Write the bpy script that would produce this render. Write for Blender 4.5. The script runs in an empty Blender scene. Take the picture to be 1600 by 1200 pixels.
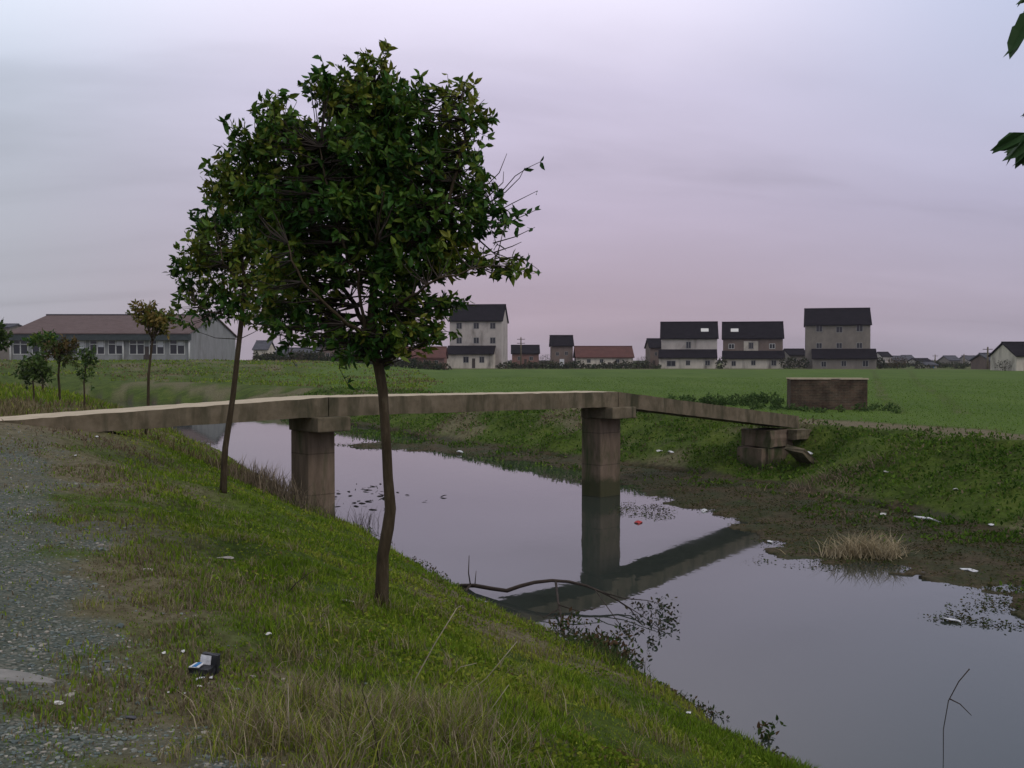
import bpy, bmesh, math, random
import numpy as np
from mathutils import Vector, Matrix

S = bpy.context.scene
C = S.collection
R = math.radians

# ------------------------------------------------------------------ camera
EYE = (0.0, 0.0, 3.6)
PITCH = math.atan(38 / 1600.0)
cam_d = bpy.data.cameras.new("camera")
cam = bpy.data.objects.new("camera", cam_d)
C.objects.link(cam)
cam.location = EYE
cam.rotation_euler = (R(90) - PITCH, 0, 0)
cam_d.sensor_width = 36
cam_d.lens = 36
cam_d.clip_start = 0.05
cam_d.clip_end = 6000
S.camera = cam

# ------------------------------------------------------------------ world
SUN_EL, SUN_AZ = 48, 128        # azimuth measured clockwise from +Y
w = bpy.data.worlds.new("World")
S.world = w
w.use_nodes = True
nt = w.node_tree
nt.nodes.clear()


def nd(t, kind, loc=None, **kw):
    n = t.nodes.new(kind)
    for k, v in kw.items():
        if k.startswith('i_'):
            n.inputs[k[2:].replace('_', ' ')].default_value = v
        else:
            setattr(n, k, v)
    return n


def ramp(t, src, stops, interp='LINEAR'):
    r = t.nodes.new('ShaderNodeValToRGB')
    cr = r.color_ramp
    cr.interpolation = interp
    while len(cr.elements) < len(stops):
        cr.elements.new(0.5)
    for e, (p, c) in zip(cr.elements, stops):
        e.position = p
        e.color = (c, c, c, 1) if isinstance(c, (int, float)) else (*c, 1)
    t.links.new(src, r.inputs[0])
    return r.outputs[0]


def mixc(t, fac, a, b, mode='MIX'):
    m = t.nodes.new('ShaderNodeMix')
    m.data_type = 'RGBA'
    m.blend_type = mode
    for s, v in ((m.inputs[0], fac), (m.inputs[6], a), (m.inputs[7], b)):
        if hasattr(v, 'links') or isinstance(v, bpy.types.NodeSocket):
            t.links.new(v, s)
        elif isinstance(v, (tuple, list)):
            s.default_value = (*v, 1) if len(v) == 3 else v
        else:
            s.default_value = v
    return m.outputs[2]


def math_(t, op, a, b=None, c=None):
    m = t.nodes.new('ShaderNodeMath')
    m.operation = op
    for i, v in enumerate((a, b, c)):
        if v is None:
            continue
        if isinstance(v, bpy.types.NodeSocket):
            t.links.new(v, m.inputs[i])
        else:
            m.inputs[i].default_value = v
    return m.outputs[0]


def srgb(r, g, b):
    f = lambda c: (c / 255 / 12.92) if c <= 10 else ((c / 255 + 0.055) / 1.055) ** 2.4
    return (f(r), f(g), f(b))


tc = nd(nt, 'ShaderNodeTexCoord')
sep = nd(nt, 'ShaderNodeSeparateXYZ')
nt.links.new(tc.outputs['Generated'], sep.inputs[0])
X_, Y_, Z_ = sep.outputs
sky = nd(nt, 'ShaderNodeTexSky', sky_type='NISHITA', sun_disc=False,
         sun_elevation=R(SUN_EL), sun_rotation=R(SUN_AZ), altitude=20, air_density=1.5, dust_density=4)
# overcast deck: colour by elevation, stratus streaks by a perspective cloud-plane mapping
elev = math_(nt, 'MAXIMUM', Z_, 0.0)
base = ramp(nt, elev, [(0.0, srgb(163, 147, 157)), (0.05, srgb(166, 150, 163)), (0.14, srgb(178, 167, 187)),
                       (0.25, srgb(202, 195, 218)), (0.35, srgb(236, 231, 250)), (0.60, srgb(200, 202, 216)), (1.0, srgb(190, 194, 205))])
left = ramp(nt, elev, [(0.0, srgb(168, 166, 175)), (0.05, srgb(167, 170, 178)), (0.14, srgb(172, 178, 188)),
                       (0.25, srgb(196, 206, 220)), (0.35, srgb(230, 240, 254)), (0.60, srgb(200, 202, 216)), (1.0, srgb(190, 194, 205))])
ratio = math_(nt, 'DIVIDE', X_, math_(nt, 'ADD', math_(nt, 'ABSOLUTE', Y_), 0.05))
fl = ramp(nt, math_(nt, 'MULTIPLY_ADD', ratio, 0.5, 0.5), [(0.2, 1.0), (0.44, 0.0)], 'EASE')
skyc = mixc(nt, fl, base, left)
right = ramp(nt, elev, [(0.0, srgb(162, 153, 166)), (0.05, srgb(163, 154, 170)), (0.14, srgb(171, 167, 190)),
                        (0.25, srgb(180, 184, 208)), (0.35, srgb(188, 197, 223)), (0.60, srgb(200, 202, 216)), (1.0, srgb(190, 194, 205))])
fr_ = ramp(nt, math_(nt, 'MULTIPLY_ADD', ratio, 0.5, 0.5), [(0.54, 0.0), (0.76, 1.0)], 'EASE')
skyc = mixc(nt, fr_, skyc, right)
den = math_(nt, 'ADD', Z_, 0.16)
cmb = nd(nt, 'ShaderNodeCombineXYZ')
nt.links.new(math_(nt, 'DIVIDE', X_, den), cmb.inputs[0])
nt.links.new(math_(nt, 'DIVIDE', Y_, den), cmb.inputs[1])
mp = nd(nt, 'ShaderNodeMapping')
mp.inputs['Rotation'].default_value = (0, 0, R(24))
mp.inputs['Scale'].default_value = (0.42, 0.95, 1)
nt.links.new(cmb.outputs[0], mp.inputs[0])
n1 = nd(nt, 'ShaderNodeTexNoise', i_Scale=0.8, i_Detail=6.0, i_Roughness=0.5, i_Distortion=0.5)
nt.links.new(mp.outputs[0], n1.inputs['Vector'])
streak = ramp(nt, n1.outputs['Fac'], [(0.30, 0.78), (0.5, 0.97), (0.70, 1.07)], 'EASE')
skyc = mixc(nt, 1.0, skyc, streak, 'MULTIPLY')
below = ramp(nt, math_(nt, 'MULTIPLY_ADD', Z_, 0.5, 0.5), [(0.46, srgb(60, 58, 52)), (0.5, (1, 1, 1))])
skyc = mixc(nt, 1.0, skyc, below, 'MULTIPLY')
b1 = nd(nt, 'ShaderNodeBackground', i_Strength=0.06)
nt.links.new(sky.outputs[0], b1.inputs[0])
b2 = nd(nt, 'ShaderNodeBackground', i_Strength=1.0)
nt.links.new(skyc, b2.inputs[0])
ms = nd(nt, 'ShaderNodeMixShader')
ms.inputs[0].default_value = 0.95
nt.links.new(b1.outputs[0], ms.inputs[1])
nt.links.new(b2.outputs[0], ms.inputs[2])
wo = nd(nt, 'ShaderNodeOutputWorld')
nt.links.new(ms.outputs[0], wo.inputs[0])

# ------------------------------------------------------------------ sun (weak, very soft: overcast)
sd = bpy.data.lights.new("sun", 'SUN')
sd.energy = 0.75
sd.angle = R(25)
sd.color = (1.0, 0.93, 0.86)
so = bpy.data.objects.new("sun", sd)
C.objects.link(so)
so.location = (20, -20, 40)
dv = Vector((math.sin(R(SUN_AZ)) * math.cos(R(SUN_EL)), math.cos(R(SUN_AZ)) * math.cos(R(SUN_EL)), math.sin(R(SUN_EL))))
so.rotation_euler = dv.to_track_quat('Z', 'Y').to_euler()

S.view_settings.view_transform = 'Standard'
S.view_settings.look = 'None'
S.view_settings.exposure = 0.30
S.view_settings.gamma = 1.0
S.cycles.max_bounces = 5
S.cycles.diffuse_bounces = 3
S.cycles.glossy_bounces = 3
S.cycles.transmission_bounces = 3
S.cycles.transparent_max_bounces = 6

# ------------------------------------------------------------------ helpers
rng = np.random.default_rng(7)
random.seed(11)
cP, sP = math.cos(PITCH), math.sin(PITCH)


def ray(px, py):
    a = (px - 800) / 1600.0
    b = -(py - 600) / 1600.0
    return np.array([a, cP + b * sP, -sP + b * cP])


def P(px, py, D):
    """world point seen at photo position (px, py) whose depth along +Y is D"""
    r = ray(px, py)
    return Vector((r * (D / r[1]) + np.array(EYE)).tolist())


def _hash(ix, iy, seed):
    h = (ix.astype(np.int64) * 374761393 + iy.astype(np.int64) * 668265263 + seed * 974634777) & 0x7fffffff
    h = ((h ^ (h >> 13)) * 1274126177) & 0x7fffffff
    return ((h ^ (h >> 16)) & 0xffff) / 65535.0


def vnoise(x, y, seed=0):
    ix, iy = np.floor(x), np.floor(y)
    fx, fy = x - ix, y - iy
    fx, fy = fx * fx * (3 - 2 * fx), fy * fy * (3 - 2 * fy)
    a, b = _hash(ix, iy, seed), _hash(ix + 1, iy, seed)
    c, d = _hash(ix, iy + 1, seed), _hash(ix + 1, iy + 1, seed)
    return (a * (1 - fx) + b * fx) * (1 - fy) + (c * (1 - fx) + d * fx) * fy


def fbm(x, y, scale, oct=4, seed=0):
    x, y = np.asarray(x, float), np.asarray(y, float)
    s, a, t = 0, 1.0, 0
    for i in range(oct):
        s = s + a * vnoise(x / scale, y / scale, seed + i * 17)
        t += a
        a *= .5
        scale /= 2.03
    return s / t


def sstep(a, b, x):
    t = np.clip((x - a) / (b - a), 0, 1)
    return t * t * (3 - 2 * t)


NEAR = np.array([(14, -18), (9.5, -7), (6.3, 1), (4.0, 5.5), (2.35, 9.17), (1.5, 11.2), (.72, 12.6), (-.3, 14.6), (-1.2, 16.6), (-2.6, 20),
                 (-3.4, 21.7), (-4.9, 24.5), (-6.8, 29), (-10, 36.5), (-18, 52), (-29, 66), (-52, 82), (-180, 130)], float)
FAR = np.array([(24, -18), (17, -4), (12.5, 6), (10.8, 13), (10, 20), (8.9, 23.7), (7.3, 29), (4.5, 33), (2.25, 36), (-2, 43), (-5.6, 50),
                (-8.6, 56), (-14, 67), (-24, 80), (-48, 98), (-180, 150)], float)
MUD = np.array([(24, -18), (15, -4), (10.5, 5), (8.4, 11), (7.5, 14.8), (7.5, 16.2), (6.9, 17.6), (5.6, 18.6), (5.2, 20), (5.35, 22.2), (4.7, 24.6),
                (3.9, 27.0), (3.4, 30), (2.5, 33.4), (.6, 36.6), (-2.2, 39.4), (-6.6, 42.5), (-7.4, 43.4), (-3.6, 43.4), (-3.8, 47)], float)


def pdist(x, y, L):
    d = np.full(x.shape, 1e9)
    for (ax, ay), (bx, by) in zip(L[:-1], L[1:]):
        ex, ey = bx - ax, by - ay
        t = np.clip(((x - ax) * ex + (y - ay) * ey) / (ex * ex + ey * ey), 0, 1)
        d = np.minimum(d, np.hypot(x - ax - t * ex, y - ay - t * ey))
    return d


def inside(x, y, poly):
    r = np.zeros(x.shape, bool)
    n = len(poly)
    for i in range(n):
        ax, ay = poly[i]
        bx, by = poly[(i + 1) % n]
        if ay == by:
            continue
        c = ((ay > y) != (by > y)) & (x < (bx - ax) * (y - ay) / (by - ay) + ax)
        r ^= c
    return r


NP_ = np.vstack([NEAR, [(-4000, 1500), (-4000, -4000), (20, -4000)]])
FP_ = np.vstack([FAR, [(-4000, 1560), (-4000, 5000), (5000, 5000), (5000, -4000), (26, -4000)]])
MP_ = np.vstack([MUD, FAR[9::-1]])


def fields(x, y):
    x, y = np.asarray(x, float), np.asarray(y, float)
    wob = (fbm(x, y, 1.3, 3, 5) - .5) * .5
    dn = pdist(x, y, NEAR) * np.where(inside(x, y, NP_), 1, -1) + wob
    df = pdist(x, y, FAR) * np.where(inside(x, y, FP_), 1, -1) + (fbm(x, y, 2.2, 3, 9) - .5) * .9
    dm = pdist(x, y, MUD) * np.where(inside(x, y, MP_), 1, -1) + (fbm(x, y, 1.0, 5, 15) - .5) * 1.5
    return dn, df, dm


def height(x, y, F=None):
    x, y = np.asarray(x, float), np.asarray(y, float)
    dn, df, dm = F if F is not None else fields(x, y)
    r = np.hypot(x, y)
    top = 1.0 + .10 * sstep(8, 18, y)
    zn = np.interp(dn, [-2, 0, .3, 1, 2, 3.6, 5, 6.5, 40], [-.7, 0, .17, .5, .95, 1.6, 1.95, 2.1, 2.12]) * top
    mound = np.exp(-(((x + 10.2) / 4.2) ** 2 + ((y - 16.4) / 3.2) ** 2) ** 1.5)
    zn = zn + mound * .33 * sstep(3.0, 4.6, dn)
    zn = zn + sstep(.1, 1.2, dn) * ((fbm(x, y, .9, 4, 21) - .5) * .22) * (1 - .75 * sstep(5, 6.2, dn))
    # berm in front of the long building on the left, flat crop field to the right
    berm = sstep(-10, -34, x) * sstep(330, 260, y)
    topf = 1.5 + 1.85 * berm * sstep(92, 138, y)
    zf = np.interp(df, [-1, 0, 1, 2.5, 4.2, 5.5], [0, .06, .42, .95, 1.42, 1.5])
    zf = np.where(df > 4.2, np.maximum(zf, topf), zf)
    zf = zf + sstep(.0, 1.0, df) * (.12 + .88 * sstep(4.9, 3.6, df)) * sstep(8, 7, df) * (fbm(x, y, 1.5, 4, 31) - .5) * .55
    zf = zf * (1 - .78 * np.exp(-(((x - 8.15) / 1.5) ** 2 + ((y - 31.0) / 1.9) ** 2) ** 2) * (y < 33.6))
    zf = zf + sstep(-4, -14, x) * sstep(5, 8, df) * sstep(160, 130, y) * (fbm(x, y, 7, 4, 41) - .5) * 1.0
    zf = zf + sstep(95, 180, y) * .32 * (1 - .7 * berm) + sstep(60, 95, y) * .8 * sstep(-10, -22, x) * 0
    bed = np.clip(dm * .07 + .02 + (fbm(x, y, .8, 5, 51) - .5) * .20, -.7, .10)
    z = np.where(dn > 0, zn, np.where(df > 0, zf, np.maximum(bed, -.7)))
    near_bed = np.where((dn <= 0) & (dm < -.6), np.maximum(dn * .5, -.7), z)
    z = np.where((dn <= 0) & (df <= 0), near_bed, z)
    # approach ramp to the left end of the bridge
    return z


def hz(x, y):
    return float(height(np.array([x]), np.array([y]))[0])


def on_ground(px, py, zmin=0.0):
    """where the view ray at photo position meets the terrain (or the water)"""
    r = ray(px, py)
    t = np.concatenate([np.linspace(2, 60, 1600), np.linspace(60, 400, 1500)])
    x, y, z = r[0] * t, r[1] * t, EYE[2] + r[2] * t
    g = np.maximum(height(x, y), zmin)
    k = np.argmax(z < g)
    return Vector((x[k], y[k], g[k]))


def obj(name, me, mat=None, parent=None):
    o = bpy.data.objects.new(name, me)
    C.objects.link(o)
    if mat is not None:
        for m in (mat if isinstance(mat, (list, tuple)) else [mat]):
            me.materials.append(m)
    if parent is not None:
        o.parent = parent
    return o


def tag(o, label=None, cat=None, group=None, kind=None):
    if label: o['label'] = label
    if cat: o['category'] = cat
    if group: o['group'] = group
    if kind: o['kind'] = kind
    return o


def empty(name, loc, rz=0, label=None, cat=None, group=None):
    o = bpy.data.objects.new(name, None)
    o.empty_display_size = .2
    C.objects.link(o)
    o.location = loc
    o.rotation_euler = (0, 0, rz)
    return tag(o, label, cat, group)


def np_mesh(name, V, F, cols=None, smooth=False):
    me = bpy.data.meshes.new(name)
    V = np.ascontiguousarray(V, dtype=np.float32)
    F = np.ascontiguousarray(F, dtype=np.int32)
    k = F.shape[1]
    me.vertices.add(len(V))
    me.vertices.foreach_set('co', V.ravel())
    me.loops.add(F.size)
    me.loops.foreach_set('vertex_index', F.ravel())
    me.polygons.add(len(F))
    me.polygons.foreach_set('loop_start', np.arange(0, F.size, k, dtype=np.int32))
    me.polygons.foreach_set('loop_total', np.full(len(F), k, dtype=np.int32))
    me.polygons.foreach_set('use_smooth', np.full(len(F), smooth, dtype=bool))
    if cols is not None:
        if not isinstance(cols, dict): cols = {'tint': cols}
        for nm, cc in cols.items():
            a = me.color_attributes.new(nm, 'FLOAT_COLOR', 'POINT')
            cc = np.asarray(cc, np.float32)
            if cc.shape[1] == 3: cc = np.hstack([cc, np.ones((len(cc), 1), np.float32)])
            a.data.foreach_set('color', np.ascontiguousarray(cc).ravel())
    me.update(calc_edges=True)
    return me


# ------------------------------------------------------------------ materials
def mat(name):
    m = bpy.data.materials.new(name)
    m.use_nodes = True
    t = m.node_tree
    t.nodes.clear()
    out = t.nodes.new('ShaderNodeOutputMaterial')
    p = t.nodes.new('ShaderNodeBsdfPrincipled')
    t.links.new(p.outputs[0], out.inputs[0])
    return m, t, p, out


def coords(t, kind='Object', scale=(1, 1, 1)):
    c = t.nodes.new('ShaderNodeTexCoord')
    mp = t.nodes.new('ShaderNodeMapping')
    mp.inputs['Scale'].default_value = scale
    t.links.new(c.outputs[kind], mp.inputs[0])
    return mp.outputs[0]


def noise(t, v, scale, detail=4, rough=.55, dist=0):
    n = t.nodes.new('ShaderNodeTexNoise')
    n.inputs['Scale'].default_value = scale
    n.inputs['Detail'].default_value = detail
    n.inputs['Roughness'].default_value = rough
    n.inputs['Distortion'].default_value = dist
    t.links.new(v, n.inputs['Vector'])
    return n.outputs['Fac']


def bump(t, p, h, strength=.4, dist=.02):
    b = t.nodes.new('ShaderNodeBump')
    b.inputs['Strength'].default_value = strength
    b.inputs['Distance'].default_value = dist
    t.links.new(h, b.inputs['Height'])
    t.links.new(b.outputs[0], p.inputs['Normal'])


def surf(name, stops, scale=4, rough=.85, vscale=(1, 1, 1), b=.4, bd=.02, detail=6, spec=.12, stain=None):
    m, t, p, out = mat(name)
    v = coords(t, 'Object', vscale)
    n = noise(t, v, scale, detail, .65)
    c = ramp(t, n, stops)
    if stain:
        sc, col, lo, hi, vs = stain
        n2 = noise(t, coords(t, 'Object', vs), sc, 5, .6, .6)
        c = mixc(t, ramp(t, n2, [(lo, 0.0), (hi, 1.0)]), c, col)
    t.links.new(c, p.inputs['Base Color'])
    p.inputs['Roughness'].default_value = rough
    p.inputs['Specular IOR Level'].default_value = spec
    if b: bump(t, p, n, b, bd)
    return m


def leafmat(name, trans=.25, rough=.5, spec=.2):
    m, t, p, out = mat(name)
    a = t.nodes.new('ShaderNodeAttribute')
    a.attribute_name = 'tint'
    t.links.new(a.outputs['Color'], p.inputs['Base Color'])
    p.inputs['Roughness'].default_value = rough
    p.inputs['Specular IOR Level'].default_value = spec
    tr = t.nodes.new('ShaderNodeBsdfTranslucent')
    t.links.new(a.outputs['Color'], tr.inputs['Color'])
    mx = t.nodes.new('ShaderNodeMixShader')
    mx.inputs[0].default_value = trans
    t.links.new(p.outputs[0], mx.inputs[1])
    t.links.new(tr.outputs[0], mx.inputs[2])
    t.links.new(mx.outputs[0], out.inputs[0])
    return m


LEAF = leafmat('leaf', .18, .5, .14)
BLADE = leafmat('grass_blade', .25, .8, .05)
BARK = surf('bark', [(.3, (.026, .019, .011)), (.55, (.058, .043, .026)), (.75, (.115, .092, .060))], 14, .95, (1, 1, .25), .8, .01)
TWIG = surf('twig', [(.3, (.022, .018, .014)), (.7, (.045, .035, .028))], 9, .9, b=.2)
CONC = surf('weathered_concrete', [(.25, (.085, .068, .043)), (.5, (.145, .117, .077)), (.75, (.195, .160, .112))], 3.2, .95, (1, 1, 1), .35, .012,
            stain=(2.6, (.048, .046, .026), .46, .70, (1, 1, .22)))
CONC_DAMP = surf('damp_mossy_concrete', [(.3, (.085, .064, .044)), (.55, (.155, .115, .082)), (.8, (.215, .160, .120))], 2.0, .95, (1.6, 1.6, .35), .35, .012,
                 stain=(2.2, (.045, .055, .022), .50, .68, (1, 1, .3)))
CONC_TOP = surf('pale_concrete_top', [(.3, (.35, .29, .20)), (.6, (.46, .385, .275)), (.8, (.52, .44, .32))], 5, .95, b=.2, bd=.01)  # paler concrete colour for the deck tops and the enclosure coping
STONE = surf('pale_stone', [(.3, (.22, .20, .17)), (.7, (.40, .36, .31))], 18, .9)
DIRTY_WHITE = surf('dirty_white', [(.3, (.45, .43, .40)), (.6, (.68, .66, .62))], 14, .7)

# damp green waterline on the piers
t_ = CONC_DAMP.node_tree
p_ = [n for n in t_.nodes if n.type == 'BSDF_PRINCIPLED'][0]
src = p_.inputs['Base Color'].links[0].from_socket
co = coords(t_, 'Object')
sx_ = t_.nodes.new('ShaderNodeSeparateXYZ'); t_.links.new(co, sx_.inputs[0])
zz = math_(t_, 'SUBTRACT', sx_.outputs[2], math_(t_, 'MULTIPLY', noise(t_, co, 3.5, 5, .6), .7))
cc_ = mixc(t_, ramp(t_, zz, [(0.0, .85), (.22, 0.0)]), src, (.040, .045, .020))
joint = ramp(t_, math_(t_, 'PINGPONG', sx_.outputs[2], .42), [(.0, .55), (.018, 1.0)])
cc_ = mixc(t_, 1.0, cc_, joint, 'MULTIPLY')
t_.links.new(cc_, p_.inputs['Base Color'])

# ---- ground: grass / gravel / mud / crop, mixed by real surface masks
GM, t, p, out = mat('ground')
at = t.nodes.new('ShaderNodeAttribute'); at.attribute_name = 'mask'
sp = t.nodes.new('ShaderNodeSeparateColor')
t.links.new(at.outputs['Color'], sp.inputs[0])
road_m, mud_m, dry_m = sp.outputs
crop_m = at.outputs['Alpha']
v = coords(t, 'Object')
nA = noise(t, v, 1.1, 8, .62)
nB = noise(t, v, 9, 6, .65)
nC = noise(t, v, 45, 4, .7)
vor = t.nodes.new('ShaderNodeTexVoronoi'); vor.inputs['Scale'].default_value = 46
wv = t.nodes.new('ShaderNodeVectorMath'); wv.operation = 'ADD'
nW = t.nodes.new('ShaderNodeTexNoise'); nW.inputs['Scale'].default_value = 14
t.links.new(v, nW.inputs['Vector'])
sc_ = t.nodes.new('ShaderNodeVectorMath'); sc_.operation = 'SCALE'; sc_.inputs['Scale'].default_value = .05
t.links.new(nW.outputs['Color'], sc_.inputs[0])
t.links.new(v, wv.inputs[0]); t.links.new(sc_.outputs[0], wv.inputs[1])
t.links.new(wv.outputs[0], vor.inputs['Vector'])
grass = ramp(t, nA, [(.30, (.036, .050, .011)), (.48, (.056, .084, .014)), (.64, (.080, .106, .020)), (.78, (.115, .100, .045))])
grass = mixc(t, 1.0, grass, ramp(t, nB, [(.3, .55), (.7, 1.35)]), 'MULTIPLY')
dry = ramp(t, nB, [(.3, (.075, .060, .034)), (.52, (.14, .118, .072)), (.72, (.20, .17, .115))])
sepv = t.nodes.new('ShaderNodeSeparateColor'); t.links.new(vor.outputs['Color'], sepv.inputs[0])
stone = ramp(t, sepv.outputs[0], [(.0, (.085, .105, .090)), (.45, (.135, .152, .128)), (.8, (.17, .175, .145)), (1.0, (.27, .255, .21))])
crev = ramp(t, vor.outputs['Distance'], [(.0, 1.0), (.5, .85), (.85, .45)])
stone = mixc(t, 1.0, stone, crev, 'MULTIPLY')
stone = mixc(t, ramp(t, nA, [(.42, 0.0), (.62, .5)]), stone, (.075, .085, .055))
mud = ramp(t, nB, [(.3, (.032, .024, .014)), (.5, (.060, .047, .026)), (.7, (.100, .078, .046))])
mud = mixc(t, ramp(t, nA, [(.42, 0.0), (.6, .8)]), mud, (.034, .044, .018))
cr1 = noise(t, coords(t, 'Object', (.5, .12, 1)), .5, 5, .6)
crop = ramp(t, cr1, [(.3, (.060, .102, .018)), (.5, (.074, .120, .022)), (.7, (.090, .136, .028))])
crop = mixc(t, 1.0, crop, ramp(t, nB, [(.3, .72), (.7, 1.2)]), 'MULTIPLY')
col = mixc(t, dry_m, grass, dry)
col = mixc(t, crop_m, col, crop)
col = mixc(t, mud_m, col, mud)
col = mixc(t, road_m, col, stone)
t.links.new(col, p.inputs['Base Color'])
rgh = math_(t, 'MULTIPLY_ADD', mud_m, -.15, .95)
t.links.new(rgh, p.inputs['Roughness'])
p.inputs['Specular IOR Level'].default_value = .06
hh = math_(t, 'ADD', math_(t, 'MULTIPLY', nB, 1.0), math_(t, 'MULTIPLY', nC, .5))
hh = math_(t, 'ADD', hh, math_(t, 'MULTIPLY', math_(t, 'MULTIPLY', crev, road_m), .6))
bump(t, p, hh, .7, .05)

# ------------------------------------------------------------------ terrain
ang = np.concatenate([np.linspace(-180, -42, 70, endpoint=False), np.linspace(-42, 42, 560, endpoint=False), np.linspace(42, 180, 70, endpoint=False)])
ang = np.radians(ang)
rad = np.concatenate([[.0], np.geomspace(.4, 9, 190), np.geomspace(9.06, 80, 330), np.geomspace(81, 2400, 100)])
A, RR = np.meshgrid(ang, rad)
gx, gy = np.sin(A) * RR, np.cos(A) * RR
gF = fields(gx, gy)
gz = height(gx, gy, gF)
dn, df, dm = gF
nz = fbm(gx, gy, 1.1, 4, 61)
nz2 = fbm(gx, gy, .35, 3, 63)
road = sstep(5.35, 5.95, dn - .28 * sstep(6, 4, gy) + (nz - .5) * 2.0 + (nz2 - .5) * .8) * sstep(10.2, 9.4, dn) * sstep(19, 15, gy)
ax0, ay0 = -9.3, 16.6
approach = sstep(3.2, 1.2, np.hypot((gx - ax0 + .5) * .6, gy - ay0 - .0)) * sstep(3.0, 4.2, dn)
road = road * (1 - .95 * approach) * (1 - .5 * sstep(6, 13, gy) * sstep(.40, .6, nz2 * .5 + nz * .5)) 
mudm = np.where((dn <= .25) & (df <= .35), 1.0, 0) + sstep(.55, .1, df) * (dn < 0)
mudm = np.clip(np.where(dn > 0, sstep(.35, .05, dn), mudm), 0, 1)
fpath = sstep(4.5, 4.9, df) * sstep(7.0, 6.4, df) * sstep(6.5, 9.5, gx) * (.8 + .4 * nz)
fieldedge = sstep(171, 175, gy) * sstep(196, 186, gy)
dryb = sstep(.52, .68, fbm(gx, gy, 2.6, 4, 71)) * np.where(dn > 0, .9, .75)
dryb = np.maximum(dryb, sstep(4.2, 5.4, dn) * sstep(.38, .58, nz) * .9)
dryb = np.maximum(dryb, np.clip(fpath, 0, 1))
dryb = np.maximum(dryb, approach)
dryb = np.maximum(dryb, fieldedge * .9 * (df > 6))
tr_a = pdist(gx, gy, np.array([(15.2, 40), (21, 58), (31.5, 88), (60, 170)], float))
tr_b = pdist(gx, gy, np.array([(17.6, 40), (24.4, 58), (35, 88), (66, 170)], float))
tracks = np.maximum(sstep(.5, .15, tr_a), sstep(.5, .15, tr_b) * .8)
cropm = (1 - .75 * tracks) * sstep(6.8, 7.4, df + (nz - .5)) * sstep(-12, -6, gx + (fbm(gx, gy, 8, 3, 73) - .5) * 10 + gy * .13) * (gy < 185)
dryb = dryb * (1 - cropm * .92)
masks = np.stack([np.clip(road, 0, 1), mudm, np.clip(dryb, 0, 1), cropm], -1)
nr, na = gx.shape
idx = np.arange(nr * na).reshape(nr, na)
jn = np.roll(np.arange(na), -1)
Q = np.stack([idx[:-1, :], idx[1:, :], idx[1:, jn], idx[:-1, jn]], -1).reshape(-1, 4)
V = np.stack([gx, gy, gz], -1).reshape(-1, 3)
Mk = masks.reshape(-1, 4)
fm = Mk[Q].mean(1)
fx_ = V[Q].mean(1)
cls = np.zeros(len(Q), int)
cls[fm[:, 3] > .5] = 1
cls[fm[:, 1] > .5] = 2
cls[fm[:, 0] > .5] = 3
fdf = df.reshape(-1)[Q].mean(1)
cls[(fdf > 4.7) & (fdf < 6.7) & (fx_[:, 0] > 7) & (cls == 0)] = 4
for k, (nm, lab) in enumerate([('ground', 'rough grassy ground of both canal banks'), ('field', 'flat green crop field behind the canal'),
                               ('mud_flat', 'dark muddy bed and flats of the canal'), ('gravel_road', 'grey gravel track along the near bank'),
                               ('dirt_path', 'narrow pale dirt path on top of the far bank')]):
    q = Q[cls == k]
    if not len(q): continue
    u, inv = np.unique(q, return_inverse=True)
    me = np_mesh(nm, V[u], inv.reshape(-1, 4), {'mask': Mk[u]}, smooth=True)
    tag(obj(nm, me, GM), lab, kind='structure')

# ------------------------------------------------------------------ water
WM, t, p, out = mat('water')
p.inputs['Base Color'].default_value = (.030, .036, .030, 1)
p.inputs['Roughness'].default_value = .04
p.inputs['IOR'].default_value = 1.42
p.inputs['Specular Tint'].default_value = (1.0, .95, .88, 1)
v = coords(t, 'Object', (1, .45, 1))
t.links.new(ramp(t, noise(t, v, .35, 5, .6), [(.42, .015), (.62, .045)]), p.inputs['Roughness'])
h = math_(t, 'ADD', noise(t, v, 2.2, 3, .5), math_(t, 'MULTIPLY', noise(t, v, 9, 2, .5), .25))
bump(t, p, h, .10, .02)
wx = np.array([(-170, -60, 0), (60, -60, 0), (60, 110, 0), (-170, 110, 0)], float)
tag(obj('water', np_mesh('water', wx, np.array([[0, 1, 2, 3]])), WM), 'still murky canal water mirroring the bridge and sky', kind='structure')


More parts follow.
